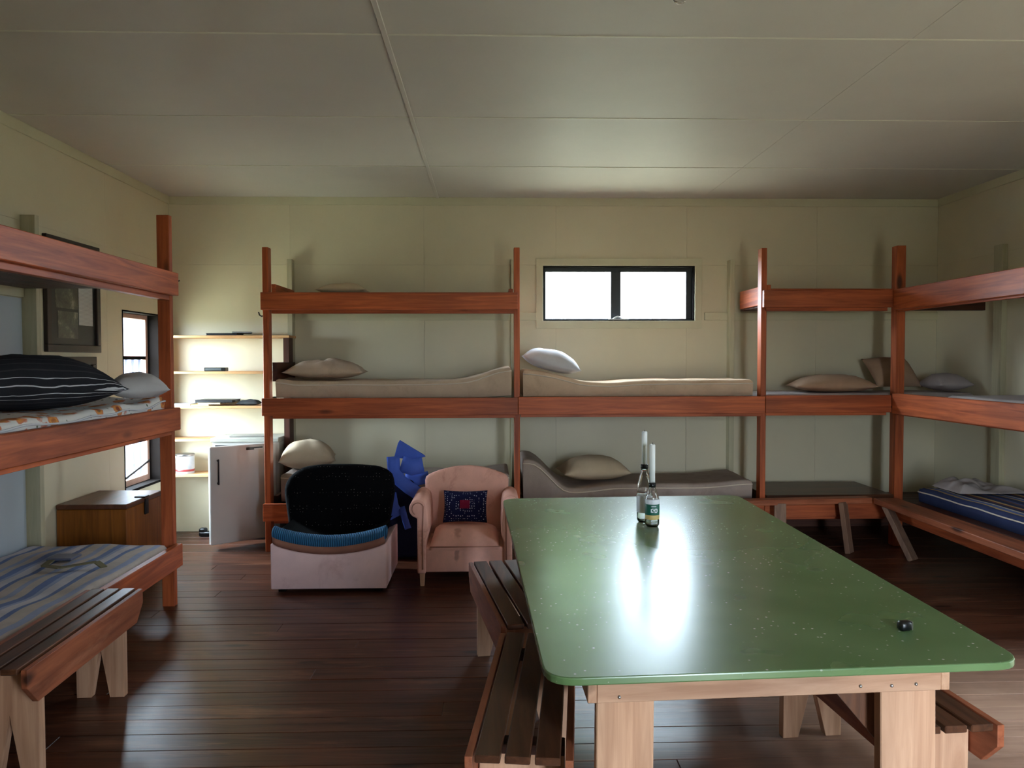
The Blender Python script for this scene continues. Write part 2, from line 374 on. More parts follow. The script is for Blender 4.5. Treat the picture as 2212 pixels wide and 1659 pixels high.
bm = bmesh.new(); add_tube(bm, [(1.495, YB+.03, b0+.01), (1.485, YB+.035, b0+.085)], .004); mesh_obj('stay_peg', bm, 'black', win, True)

# left window in its deep dark lining
y0, y1, z0, z1 = WIN_L; xo = XL-.118
win = struct(thing('window_2', (XL, (y0+y1)/2, z0), None, None), 'tall deep set casement window with dark stained lining')
for a, b in (((xo, y1-.012, z0), (XL+.004, y1, z1)), ((xo, y0, z0), (XL+.004, y0+.012, z1)), ((xo, y0+.012, z1-.012), (XL+.004, y1-.012, z1)), ((xo, y0+.012, z0), (XL+.02, y1-.012, z0+.02))):
    box('lining_board', a, b, 'darkframe', win, .001)
for a, b in (((y0+.012, y0+.06), (z0+.02, z1-.012)), ((y1-.055, y1-.012), (z0+.02, z1-.012)), ((y0+.06, y1-.055), (z1-.05, z1-.012)), ((y0+.06, y1-.055), (z0+.02, z0+.07))):
    box('sash_rail', (xo-.01, a[0], b[0]), (xo+.03, a[1], b[1]), 'sash', win, .002)
box('glazing_bar', (xo, y0+.06, 1.555), (xo+.03, y1-.055, 1.585), 'darkframe', win, .002)
box('pane', (xo+.008, y0+.06, 1.585), (xo+.012, y1-.055, z1-.05), 'pane', win, 0)
box('pane', (xo+.008, y0+.06, z0+.07), (xo+.012, y1-.055, 1.555), 'pane', win, 0)
beam('casement_stay', (xo+.045, y0+.02, .565), (xo+.05, y1-.06, .69), .012, .018, 'iron', win)

# flush door in the left wall, behind the left bunk
d = struct(thing('door_1', (XL, 4.45, 0), None, None), 'pale flush door behind the left bunk')
box('door_leaf', (XL, 4.03, .01), (XL+.014, 4.862, 1.93), 'door', d, .002)
box('door_head', (XL, 3.95, 1.935), (XL+.02, 4.878, 2.03), 'trim', d, .002)
box('door_jamb', (XL, 3.95, 0), (XL+.02, 4.025, 1.93), 'trim', d, .002)

# openings added out of view to bring in light from right and front
d = struct(thing('door_2', (XR, 2.65, 0), None, None), 'added glazed opening in the right wall, lets in daylight')
y0, y1, z0, z1 = OPENING_R
for a, b in (((y0, y0+.07), (z0, z1)), ((y1-.07, y1), (z0, z1)), ((y0+.07, y1-.07), (z1-.07, z1)), ((y0+.07, y1-.07), (z0, z0+.1)), ((2.63, 2.67), (z0+.1, z1-.07))):
    box('door_rail', (XR+.03, a[0], b[0]), (XR+.07, a[1], b[1]), 'trim', d, .002)
for a in ((y0+.07, 2.63), (2.67, y1-.07)): box('pane', (XR+.048, a[0], z0+.1), (XR+.052, a[1], z1-.07), 'pane', d, 0)
d = struct(thing('door_3', (1.42, YF, 0), None, None), 'added opening behind the camera, lets in front light')
x0, x1, z0, z1 = OPENING_F
for a, b in (((x0-.06, x0), (0, z1+.06)), ((x1, x1+.06), (0, z1+.06)), ((x0, x1), (z1, z1+.06))): box('architrave', (a[0], YF, b[0]), (a[1], YF+.016, b[1]), 'trim', d, .002)

# ------------------------------------------------------------------ outdoors
m, nt, b = nodes('grass'); g = noise_n(nt, coords(nt, (1, 1, 1), False), 3, 6)
nt.links.new(ramp(nt, g, [(.3, srgb(120, 116, 92)), (.7, srgb(168, 162, 136))]), b.inputs['Base Color']); b.inputs['Roughness'].default_value = .9; M['grass'] = m
bm = bmesh.new(); add_box(bm, (-60, -60, -.6), (60, 80, -.45)); struct(mesh_obj('ground', bm, 'grass'), 'grassy ground outside the hut')
m, nt, b = nodes('leaf'); oi = noise_n(nt, coords(nt, (1, 1, 1), False), 5, 2)
nt.links.new(ramp(nt, oi, [(.3, srgb(84, 112, 78)), (.7, srgb(150, 172, 120))]), b.inputs['Base Color']); b.inputs['Roughness'].default_value = .6; M['leaf'] = m
def tree(loc, lean, h0, h1, r, n, size, label):
    """trunk to the crown centre, crown of separate leaves between h0 and h1"""
    t = thing('tree', loc, label, 'tree', 'trees beyond the back window')
    L = Vector(loc); C = L+Vector((lean, 0, (h0+h1)/2)); bm = bmesh.new()
    add_tube(bm, [L+Vector((0, 0, -.1)), L+Vector((0, 0, h0*.75)), C], [.13, .11, .05], 10); mesh_obj('trunk', bm, 'bunkdark', t, True)
    bm = bmesh.new(); rg = random.Random(int(h1*100+loc[0]*10))
    for _ in range(n):
        v = Vector((rg.gauss(0, 1), rg.gauss(0, 1), rg.gauss(0, 1))).normalized()*rg.random()**.4
        c = C+Vector((v.x*r, v.y*r, v.z*(h1-h0)/2)); q = Matrix.Rotation(rg.uniform(0, 6.28), 3, 'Z') @ Matrix.Rotation(rg.uniform(0, 3.14), 3, 'X'); s = rg.uniform(.6, 1.2)*size
        vs = [bm.verts.new(c+q @ Vector(p)*s) for p in ((-.5, 0, 0), (0, -.28, .05), (.6, 0, 0), (0, .28, .05))]; bm.faces.new(vs)
    o = mesh_obj('foliage', bm, 'leaf', t); tag(o, kind='stuff')
tree((3.26, 20, -.45), -1.1, 4.6, 10.0, 1.7, 5200, .26, 'tall dense tree standing outside the back window')
tree((9.4, 34, -.45), -1.6, 2.2, 8.0, 2.6, 700, .12, 'thin sparse tree standing outside the back window')
# white batten clad shed seen through the left window
t = thing('shed', (-4.9, 10.2, -.45), 'white batten clad shed wall seen through the tall left window', 'shed')
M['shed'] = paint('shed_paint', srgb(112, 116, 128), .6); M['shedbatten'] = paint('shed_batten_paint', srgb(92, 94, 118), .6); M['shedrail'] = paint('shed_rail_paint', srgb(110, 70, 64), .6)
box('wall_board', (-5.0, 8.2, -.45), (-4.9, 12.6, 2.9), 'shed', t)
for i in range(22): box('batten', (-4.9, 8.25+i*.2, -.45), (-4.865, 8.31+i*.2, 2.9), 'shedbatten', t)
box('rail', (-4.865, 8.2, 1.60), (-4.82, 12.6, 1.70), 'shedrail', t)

# ------------------------------------------------------------------ bunks
G_RT, G_RB = .14, .026
def slats(root, x0, x1, y0, y1, z, along, n=6, th=.018, mat='bunkdark'):
    for i in range(n):
        if along == 0:
            w_ = (y1-y0)/n; box('slat', (x0, y0+i*w_+.003, z-th), (x1, y0+(i+1)*w_-.003, z), mat, root, .002)
        else:
            w_ = (x1-x0)/n; box('slat', (x0+i*w_+.003, y0, z-th), (x0+(i+1)*w_-.003, y1, z), mat, root, .002)
# --- back run
t = thing('bunk_bed', (.8, 6.7, 0), 'red stained timber bunk frame built in along the back wall under the window', 'bunk bed')
YR = 6.28; YP = 6.325
for x0, x1 in ((-1.815, -1.768), (.198, .245), (2.215, 2.26), (3.335, 3.408)):
    box('post', (x0, YP, 0), (x1, YP+.09, 2.452 if x0 < 3 else 2.475), 'bunk', t, .003)
for x0 in (-1.797, .195, 2.173): box('wall_post', (x0, YB-.09, 0), (x0+.043, YB, 2.445), 'creamwood', t, .002)
for x0, x1, zt in ((-1.82, .228, 2.088), (2.222, 3.28, 2.108), (-1.82, .228, 1.243), (.231, 2.238, 1.247), (2.241, 3.28, 1.252), (-1.82, .228, .395), (.231, 2.238, .395), (2.241, 3.28, .395)):
    box('rail', (x0, YR, zt-G_RT), (x1, YP, zt), 'bunk', t, .003)
    box('ledger', (max(x0, -1.765)+.02, YP, zt-G_RT-G_RB), (min(x1, 3.33)-.02, YP+.045, zt-G_RT+.02), 'bunk', t, .002)
for x, zt in ((-1.768, 2.165), (.155, 2.12), (2.262, 2.155), (-1.768, 1.53), (-1.768, .44)):
    box('end_rail', (x, YP+.01 if x > -1 else YP+.09, zt-.155), (x+.035, YB-.09 if x<2 else YB-.092, zt), 'bunk' if zt > 1.6 else 'bunkdark', t, .002)
for z in (1.985, 1.14, .30):
    for x0, x1 in ((-1.79, .21), (.24, 2.2), (2.26, 3.33)):
        if z > 1.9 and 0 < x0 < 2: continue
        pass
        slats(t, x0+.03, (XR-.05 if x0 > 2 and z < 1.9 else x1-.03), YP+.046, YB-.022, z+.018, 0)
# top right platform sits proud of its rail, low right platform is a bare dark board
box('platform', (2.30, YP+.02, 2.05), (3.33, YB-.1, 2.125), 'bunk', t, .004)
box('platform', (2.27, YP+.0, .32), (3.33, YB-.1, .43), 'benchtop', t, .004)
bm = bmesh.new(); add_tube(bm, [(-1.815, 6.36, 1.905), (-1.835, 6.36, 1.902), (-1.85, 6.36, 1.912), (-1.857, 6.36, 1.935)], .006); mesh_obj('coat_hook', bm, 'iron', t, True)

# --- left run
t = thing('bunk_bed', (-2.4, 3.8, 0), 'red stained timber bunk frame with three beds along the left wall', 'bunk bed')
for y in (2.62, 4.93): box('post', (-2.062, y, 0), (-1.985, y+.047, 2.45), 'bunk', t, .003)
for y in (2.6, 4.882): box('wall_post', (XL+.0145 if y < 3 else XL, y, 0), (XL+.09, y+.046, 2.44), 'creamwood', t, .002)
for zt in (2.092, 1.254, .395):
    box('rail', (-1.985, 2.55, zt-G_RT), (-1.94, 4.957, zt), 'bunk', t, .004)
    box('ledger', (-2.03, 2.67, zt-G_RT-.03), (-1.985, 4.925, zt-G_RT+.02), 'bunk', t, .002)
    slats(t, XL+.03, -2.0, 2.67, 4.87, zt-.085, 1)
bm = bmesh.new(); add_tube(bm, [(-1.962, 4.95, 2.035), (-1.962, 4.975, 2.037), (-1.945, 4.985, 2.05)], .004); mesh_obj('nail', bm, 'iron', t, True)

# --- right run
t = thing('bunk_bed', (3.7, 5.0, 0), 'red stained timber bunk frame built in along the right wall', 'bunk bed')
box('post', (3.335, 3.9, 0), (3.408, 3.947, 2.46), 'bunk', t, .003)
box('wall_post', (XR-.045, 6.13, 0), (XR, 6.238, 2.46), 'creamwood', t, .002)
for zt, zb in ((2.112, 1.945), (1.268, 1.102)):
    box('rail', (3.282, 3.85, zb), (3.327, 6.279, zt), 'bunk', t, .004)
    box('ledger', (3.33, 3.96, zb-.012), (3.37, 6.3, zb+.03), 'bunk', t, .002)
    slats(t, 3.372, XR-.05, 3.95, 6.12, zb+.085, 1)
    if zt > 2: box('end_rail', (3.42, 6.325, zb), (XR-.05, 6.37, zt-.03), 'bunkdark', t, .003)
box('rail', (3.282, 3.85, .25), (3.327, 6.279, .395), 'bunk', t, .004)
slats(t, 3.33, XR-.05, 3.95, 6.12, .41, 1)

# ------------------------------------------------------------------ bedding
def mattress(name, x0, x1, y0, y1, z, th, mat, label, along=0, prof=None, piping=None, group=None, amp=.006, r=.03, seed=1, nx=40, ny=10, lift=None):
    """soft slab: prof(u) lifts the whole slab along its length, lift(u) only its top"""
    prof = prof or (lambda u: 0); lift = lift or (lambda u: 0)
    bm = bmesh.new(); L, W_ = (x1-x0, y1-y0) if along == 0 else (y1-y0, x1-x0)
    ring = []                                   # cross-section (v, w): v across, w height 0..1
    sec = [(0, 0), (.0, .35), (.0, .7), (.0, 1-.0)] 
    def P(u, v, top):
        e = min(u*L, (1-u)*L, v*W_, (1-v)*W_)
        k = 1-max(0, 1-e/r)**2 if e < r else 1
        p = prof(u); h = p+(th+lift(u))*top
        if top: h -= (1-k)*min(.03, th*.4)
        nz = noise.noise(Vector((u*L*4+seed*9, v*W_*4, seed)))*amp*top
        ins = .010 if top == 0 else (1-k)*.006
        uu = u*L; vv = v*W_
        uu = min(max(uu, ins), L-ins); vv = min(max(vv, ins), W_-ins)
        return (x0+uu, y0+vv, z+h+nz) if along == 0 else (x0+vv, y0+uu, z+h+nz)
    us = [0, .006, .015]+[i/nx for i in range(1, nx)]+[.985, .994, 1]; vs_ = [0, .02, .05]+[i/ny for i in range(1, ny)]+[.95, .98, 1]
    T = [[bm.verts.new(P(u, v, 1)) for v in vs_] for u in us]; Bt = [[bm.verts.new(P(u, v, 0)) for v in vs_] for u in us]
    nu, nv = len(us), len(vs_)
    for i in range(nu-1):
        for j in range(nv-1):
            bm.faces.new([T[i][j], T[i+1][j], T[i+1][j+1], T[i][j+1]]); bm.faces.new([Bt[i][j], Bt[i][j+1], Bt[i+1][j+1], Bt[i+1][j]])
    for i in range(nu-1):
        bm.faces.new([Bt[i][0], Bt[i+1][0], T[i+1][0], T[i][0]]); bm.faces.new([T[i][-1], T[i+1][-1], Bt[i+1][-1], Bt[i][-1]])
    for j in range(nv-1):
        bm.faces.new([T[0][j], T[0][j+1], Bt[0][j+1], Bt[0][j]]); bm.faces.new([Bt[-1][j], Bt[-1][j+1], T[-1][j+1], T[-1][j]])
    root = thing(name, ((x0+x1)/2, (y0+y1)/2, z), label, 'mattress', group)
    o = mesh_obj('cover', bm, mat, root, True)
    if piping:
        for v, top in piping_edges(along):
            pts = []
            for i in range(nx+1):
                u = .004+.992*i/nx; a = P(u, v, 1); pts.append((a[0]+(.0 if along == 0 else (-.004 if v == 0 else .004)), a[1]+((-.004 if v == 0 else .004) if along == 0 else 0), a[2]-.003))
            bm = bmesh.new(); add_tube(bm, pts, .0055, 6); mesh_obj('piping', bm, piping, root, True)
    return root
def piping_edges(along): return ((0, 1),) if along == 0 else ((1, 1), (0, 1))
M['calico'] = fabric('calico_cover', srgb(204, 180, 156), .12, 5, srgb(176, 150, 126))
M['calico2'] = fabric('beige_cover', srgb(212, 184, 156), .10, 5, srgb(186, 156, 128))
M['greybeige'] = fabric('grey_beige_cover', srgb(172, 156, 146), .10, 5, srgb(140, 124, 114))
M['pip'] = fabric('pale_piping', srgb(220, 206, 190), .05)
M['whitecloth'] = fabric('white_cotton', srgb(214, 212, 216), .08, 5)
M['creamcloth'] = fabric('cream_cotton', srgb(206, 186, 158), .1, 5, srgb(180, 156, 126))
M['palecloth'] = fabric('pale_grey_cotton', srgb(176, 166, 164), .1, 5)
M['browncloth'] = fabric('brown_beige_cotton', srgb(168, 138, 114), .12, 5)
sm = lambda a, b, x: (lambda t: t*t*(3-2*t))(max(0, min(1, (x-a)/(b-a))))
mattress('mattress', -1.73, .185, 6.335, 7.0, 1.245, .135, 'calico', 'creased beige mattress on the middle bunk, its foot end curling up', prof=lambda u: .012*sm(.85, 1, u), lift=lambda u: .02*(1-sm(0, .1, u))+.10*sm(.70, 1, u)**1.3, piping='pip', seed=2, amp=.012)
mattress('mattress', .262, 2.165, 6.335, 7.0, 1.25, .13, 'calico2', 'smooth beige mattress on the middle bunk right below the window', prof=lambda u: .0, lift=lambda u: .085*(1-sm(.02, .3, u))-.02*math.exp(-((u-.36)/.12)**2), piping='pip', seed=3, amp=.006)
mattress('mattress', -1.70, .165, 6.345, 7.0, .40, .19, 'greybeige', 'thick dull beige mattress on the low bunk behind the two armchairs', seed=4, amp=.01, piping='pip', lift=lambda u: .04*(1-sm(0, .2, u))+.03*sm(.8, 1, u))
mattress('mattress', .262, 2.165, 6.335, 7.0, .40, .125, 'greybeige', 'grey beige mattress with raised head end on the low bunk behind the table', prof=lambda u: .0, lift=lambda u: .21*(1-sm(.03, .20, u))-.03*math.exp(-((u-.24)/.1)**2)+.03*sm(.75, 1, u), piping='pip', seed=5, amp=.006)
mattress('mattress', 2.285, 4.06, 6.42, 7.0, 1.17, .095, 'palecloth', 'thin pale mattress on the short middle bunk in the right corner', seed=6, amp=.008)
mattress('mattress', -1.70, .15, 6.38, 7.0, 2.005, .092, 'palecloth', 'thin pale mattress on the top bunk left of the window', seed=7, amp=.004)
# left bunks
M['floral'] = floral('floral_print')
BL = srgb(116, 132, 176); BE = srgb(196, 184, 176); LV = srgb(160, 168, 196)
M['tick_l'] = stripes('blue_beige_ticking', 0, .30, [(0, BE), (.22, LV), (.34, BE), (.5, BL), (.64, LV), (.72, srgb(204, 200, 206)), (.9, BL)], warp=.02)
mattress('mattress', XL+.03, -1.99, 2.7, 4.86, 1.172, .125, 'floral', 'thin white mattress with orange flower print on the middle left bunk', along=1, piping='whitecloth', seed=8, amp=.02, prof=lambda u: .0, lift=lambda u: .035*sm(.9, .99, u))
mattress('mattress', XL+.03, -1.99, 2.7, 4.86, .313, .105, 'tick_l', 'blue and beige striped mattress on the low bunk along the left wall', along=1, seed=9, amp=.02)
mattress('mattress', XL+.03, -1.99, 2.7, 4.87, 2.01, .098, 'palecloth', 'thin pale mattress on the top bunk along the left wall', along=1, seed=10, amp=.006)
# right bunks
NB = srgb(50, 58, 92); YB_ = srgb(190, 160, 110); RD = srgb(120, 70, 60)
M['tick_r'] = stripes('navy_gold_ticking', 0, .34, [(0, NB), (.16, YB_), (.22, srgb(96, 112, 166)), (.34, srgb(196, 190, 180)), (.40, NB), (.52, RD), (.60, YB_), (.68, NB), (.84, srgb(110, 84, 84)), (.92, srgb(80, 94, 144))], warp=.02)
mattress('mattress', 3.412, XR-.055, 3.96, 6.12, .412, .115, 'tick_r', 'navy mattress with gold and red stripes on the low bunk along the right wall', along=1, piping='pip', seed=11, amp=.008)
mattress('mattress', 3.412, XR-.055, 3.96, 5.75, 1.19, .085, 'palecloth', 'thin pale mattress on the middle bunk along the right wall', along=1, seed=12, amp=.006)
mattress('mattress', 3.412, XR-.055, 3.96, 6.12, 2.032, .095, 'palecloth', 'thin pale mattress on the top bunk along the right wall', along=1, seed=13, amp=.006)

def pillow_bm(L, W_, T, seed=0, amp=.012, n=22, flat=.35):
    bm = bmesh.new(); top = []; bot = []
    for i in range(n+1):
        a, b_ = [], []
        for j in range(n+1):
            u, v = i/n*2-1, j/n*2-1
            # corners pulled out, sides pulled in
            x = u*(1-.07*(1-abs(v)**2)*0-.05*(1-v*v)*abs(u)**3*0)*L/2; y = v*W_/2
            pin = 1-.06*(1-u*u) ; pin2 = 1-.06*(1-v*v)
            x *= (1-.05*(1-v*v)*u*u); y *= (1-.07*(1-u*u)*v*v)
            h = max(0, (1-abs(u)**2.6))**.7*max(0, (1-abs(v)**2.6))**.7
            nz = noise.noise(Vector((x*7+seed*5, y*7, seed*3)))+.5*noise.noise(Vector((x*19+seed, y*19, 2)))
            a.append(bm.verts.new((x, y, T*flat+T*(1-flat)*h+nz*amp*h)))
            b_.append(a[-1] if i in (0, n) or j in (0, n) else bm.verts.new((x, y, T*flat-T*flat*h)))
        top.append(a); bot.append(b_)
    for i in range(n):
        for j in range(n):
            bm.faces.new([top[i][j], top[i+1][j], top[i+1][j+1], top[i][j+1]])
            bm.faces.new([bot[i][j], bot[i][j+1], bot[i+1][j+1], bot[i+1][j]])
    return bm
def pillow(loc, L, W_, T, mat, label, rz=0, rx=0, ry=0, seed=0, amp=.012, name='pillow', cat='pillow', flat=.35):
    bm = pillow_bm(L, W_, T, seed, amp, flat=flat)
    c = Matrix.Rotation(rz, 4, 'Z') @ Matrix.Rotation(ry, 4, 'Y') @ Matrix.Rotation(rx, 4, 'X')
    mt = M[mat] if isinstance(mat, str) else mat
    me = bpy.data.meshes.new(name); bm.to_mesh(me); bm.free(); me.materials.append(mt)
    for p in me.polygons: p.use_smooth = True
    o = bpy.data.objects.new(name, me); COL.objects.link(o); o.matrix_world = Matrix.Translation(loc) @ c
    return tag(o, label, cat)
WH, DG = srgb(206, 208, 216), srgb(44, 44, 50)
M['striped'] = stripes('charcoal_white_stripes', 1, .5, [(0, DG), (.5, DG), (.515, WH), (.53, DG), (.55, WH), (.5545, DG), (.575, WH), (.5795, DG), (.62, srgb(62, 62, 68)), (.63, DG), (.68, srgb(62, 62, 68)), (.69, DG), (.75, srgb(62, 62, 68)), (.76, DG), (.83, srgb(62, 62, 68)), (.84, DG), (.92, srgb(62, 62, 68)), (.93, DG)], warp=.02)
pillow((-1.385, 6.68, 1.39), .66, .44, .16, 'calico', 'rumpled beige pillow on the creased mattress of the middle bunk', .05, seed=1, amp=.03)
pillow((.50, 6.62, 1.455), .50, .46, .18, 'whitecloth', 'plump white pillow on the beige mattress right below the window', 0, ry=.26, seed=2, amp=.012)
pillow((.88, 6.62, .53), .58, .44, .2, 'creamcloth', 'smooth cream pillow on the low bunk behind the table', .1, seed=3, amp=.006)
pillow((-1.53, 6.60, .64), .46, .46, .24, 'creamcloth', 'puffy cream pillow on the low bunk behind the black throw', .2, seed=4, amp=.02)
pillow((-1.25, 6.78, 2.105), .42, .36, .1, 'creamcloth', 'cream pillow lying on the top bunk at the back wall', 0, seed=5)
pillow((2.93, 6.62, 1.265), .68, .42, .15, 'browncloth', 'flat brown beige pillow on the short middle bunk in the corner', -.12, seed=6, amp=.01)
pillow((3.55, 6.85, 1.385), .42, .36, .16, 'browncloth', 'brown beige pillow leaning upright in the back right corner', .08, rx=.75, seed=7)
pillow((3.91, 6.60, 1.275), .32, .34, .15, 'palecloth', 'pale grey pillow lying in the back right corner', .1, seed=8, amp=.008)
pillow((-2.36, 4.02, 1.30), .86, .52, .28, 'striped', 'charcoal pillow with white stripes on the flower print mattress', .82, seed=9, amp=.012)
pillow((-2.08, 4.68, 1.325), .32, .36, .15, 'whitecloth', 'white pillow on the flower print mattress beside the striped one', .5, seed=10, amp=.02)

def crumple(name, x0, x1, y0, y1, z, hgt, mat, label, cat, seed, n=36):
    bm = bmesh.new(); g = []
    for i in range(n+1):
        r = []
        for j in range(n+1):
            u, v = i/n, j/n; x = x0+(x1-x0)*u; y = y0+(y1-y0)*v
            e = min(1, 5*min(u, 1-u, v, 1-v))
            k = .5+.6*noise.noise(Vector((u*2.6+seed, v*2.6, 0)))+.28*noise.noise(Vector((u*6+seed, v*6, 1)))
            wob = .03*noise.noise(Vector((u*4, v*4, seed+5)))
            r.append(bm.verts.new((x+wob, y+wob, z+.004+hgt*max(0, k)*e*(.3+1.1*(1-u)**2))))
        g.append(r)
    for i in range(n):
        for j in range(n): bm.faces.new([g[i][j], g[i+1][j], g[i+1][j+1], g[i][j+1]])
    r = bmesh.ops.extrude_face_region(bm, geom=list(bm.faces)); bmesh.ops.translate(bm, verts=[v for v in r['geom'] if isinstance(v, bmesh.types.BMVert)], vec=(0, 0, -.004))
    return tag(mesh_obj(name, bm, mat, None, True), label, cat)
crumple('blanket', 3.52, 4.05, 5.72, 6.1, .536, .15, 'palecloth', 'crumpled pale cloth on the navy striped mattress', 'cloth', 3)
# strap lying on the low left mattress
t = thing('luggage_strap', (-2.2, 4.1, .425), 'khaki strap with a buckle lying on the blue and beige striped mattress', 'strap')
M['khaki'] = fabric('khaki_webbing', srgb(120, 112, 86), .1, 20)
bm = bmesh.new(); pts = [(-2.45, 4.42, .436), (-2.42, 4.28, .436), (-2.30, 4.22, .44), (-2.2, 4.25, .452), (-2.14, 4.28, .455), (-2.08, 4.24, .436)]
for a, b_ in zip(pts, pts[1:]): add_beam(bm, a, b_, .035, .006, 0)
mesh_obj('webbing', bm, 'khaki', t); box('buckle', (-2.48, 4.40, .43), (-2.34, 4.52, .444), plain('grey_buckle', srgb(90, 96, 120), .4), t, .004)

# ------------------------------------------------------------------ benches
def bench(o, rz, L, label, W_=.30, h=.46):
    t = thing('bench', (*o, 0), label, 'bench', None)
    c = Matrix.Translation((o[0], o[1], 0)) @ Matrix.Rotation(rz, 4, 'Z')
    def put(name, bm, mat): bm.transform(c); return mesh_obj(name, bm, mat, t)
    sw = (W_-.05)/3
    for i in range(3):
        bm = bmesh.new(); add_box(bm, (.025+i*sw+.003, .0, h-.022), (.025+(i+1)*sw-.010, L, h), .003); put('slat', bm, 'benchtop')
    for x in (0, W_-.022):
        bm = bmesh.new(); add_prism(bm, [(0, h-.004), (L, h-.004), (L, h-.07), (L-.07, h-.145), (.07, h-.145), (0, h-.07)], 0, x, x+.022, .002); put('apron', bm, 'benchside')
    for y in (.12, L-.16):
        a, b_ = .026, W_-.026; mid = W_/2
        bm = bmesh.new(); add_prism(bm, [(a, 0), (a+.065, 0), (mid, .24), (b_-.065, 0), (b_, 0), (b_, h-.052), (a, h-.052)], 1, y, y+.04, .002); put('leg', bm, 'pine')
        bm = bmesh.new(); add_box(bm, (a, y-.005, h-.052), (b_, y+.05, h-.022), .002); put('cleat', bm, 'bunkdark')
    return t
bench((-1.90, 2.765), .03, .99, 'dark topped slatted bench standing against the low striped bunk', W_=.265)
bench((-.073, 2.125), -.115, .98, 'slatted bench tucked under the green table edge, its end grain bare')
bench((.043-.0, 3.17), .155, 1.03, 'slatted bench standing in front of the pink armchair')
bench((1.235, 2.235), .075, 1.04, 'slatted bench on the open floor side of the green table')
# long form benches along the corner bunks
def form(p0, p1, side, label, legs, z=.43):
    """plank bench with raked legs; p0-p1 is the room-side edge, side points to the bunk"""
    p0, p1, side = Vector((*p0, 0)), Vector((*p1, 0)), Vector((*side, 0))
    t = thing('bench', tuple((p0+p1)/2), label, 'bench'); wd = side.length
    beam('seat_plank', p0+side/2+Vector((0, 0, z-.0225)), p1+side/2+Vector((0, 0, z-.0225)), wd, .045, 'benchside', t, .004)
    for top, foot in legs: beam('leg', top, foot, .09, .04, 'greywood', t, .003)
    return t
form((1.95, 6.09), (3.075, 6.175), (0, .10), 'narrow plank bench pushed against the low bunk in the back right corner', [((2.31, 6.13, .40), (2.30, 6.09, .0)), ((2.83, 6.16, .40), (2.87, 6.12, .0))])
form((3.085, 6.17), (3.06, 3.6), (.192, 0), 'long plank bench with raked legs along the low right hand bunk', [((3.13, 6.05, .39), (3.25, 5.87, .0)), ((3.13, 3.8, .39), (3.2, 3.95, .0))])

# ------------------------------------------------------------------ table
TZ = .77
FL, FR, BR, BL_ = (.134, 1.88), (1.383, 1.947), (1.418, 4.428), (.071, 4.362)
def rounded(pts, rr, n=7):
    out = []; k = len(pts)
    for i in range(k):
        p = Vector(pts[i]); a = (Vector(pts[i-1])-p).normalized(); b_ = (Vector(pts[(i+1) % k])-p).normalized(); r = rr[i]
        for q in range(n+1):
            s = q/n; c0 = p+a*r; c1 = p+b_*r
            out.append(tuple((1-s)**2*c0+2*s*(1-s)*p+s*s*c1))
    return out
m, nt, b = nodes('green_table_paint'); v = coords(nt, (1, 1, 1), False)
g = noise_n(nt, v, 2.2, 2, 0, .5); c = ramp(nt, g, [(.3, srgb(84, 114, 68)), (.7, srgb(100, 128, 84))])
fl = voro(nt, v, 34); fm = noise_n(nt, v, 2.3, 3)
ml = N(nt, 'ShaderNodeMath', operation='MULTIPLY'); nt.links.new(ramp(nt, fl, [(.09, (1, 1, 1)), (.13, (0, 0, 0))]), ml.inputs[0]); nt.links.new(ramp(nt, fm, [(.42, (0, 0, 0)), (.55, (1, 1, 1))]), ml.inputs[1])
c = mixc(nt, ml.outputs[0], c, srgb(200, 202, 188)); nt.links.new(c, b.inputs['Base Color'])
b.inputs['Roughness'].default_value = .27; b.inputs['Specular IOR Level'].default_value = .8
rr_ = N(nt, 'ShaderNodeMapRange'); nt.links.new(noise_n(nt, v, 3, 3), rr_.inputs[0]); rr_.inputs[3].default_value, rr_.inputs[4].default_value = .255, .285; nt.links.new(rr_.outputs[0], b.inputs['Roughness']); M['green'] = m
t = thing('dining_table', (.76, 3.15, 0), 'large green painted table with rounded corners on pine legs', 'table')
bm = bmesh.new(); add_prism(bm, rounded([FL, FR, BR, BL_], [.09, .09, .09, .09]), 2, TZ-.021, TZ, .004); mesh_obj('table_top', bm, 'green', t)
def at(u, v):   # bilinear position under the top
    a = Vector(FL).lerp(Vector(FR), u); b_ = Vector(BL_).lerp(Vector(BR), u); return a.lerp(b_, v)
az = TZ-.021-.0505
for v in (.055, .945):
    s = 1 if v < .5 else -1
    p, q = at(.118, v), at(.872, v); beam('end_apron', (p.x, p.y, az), (q.x, q.y, az), .022, .10, 'pine', t)
for u in (.108, .882):
    p, q = at(u, .0505), at(u, .95); beam('side_apron', (p.x, p.y, az), (q.x, q.y, az), .024, .10, 'pine', t)
for u in (.185, .815):
    for v in (.075, .925):
        p = at(u, v); r = at(u, v+(.02 if v < .5 else -.02)*0)
        beam('leg', (p.x, p.y, az-.045+.09), (p.x+(.01 if u > .5 else -.004), p.y, 0), .155, .04, 'pine', t, .003, upv=(0, 1, 0))
p = at(.75, .085)
prism('gusset', [(p.x-.135, .655), (p.x+.03, .655), (p.x+.03, .46)], 1, p.y+.03, p.y+.05, 'benchtop', t, 0)
zin = M['metal']
for u, dz in ((.145, .03), (.19, .03), (.165, -.035), (.69, -.03), (.76, -.032), (.815, -.03)):
    q = at(u, .0505); bm = bmesh.new(); bmesh.ops.create_uvsphere(bm, u_segments=8, v_segments=5, radius=.005); bm.transform(Matrix.Translation((q.x, q.y-.0005, az+dz))); mesh_obj('bolt', bm, zin, t, True)

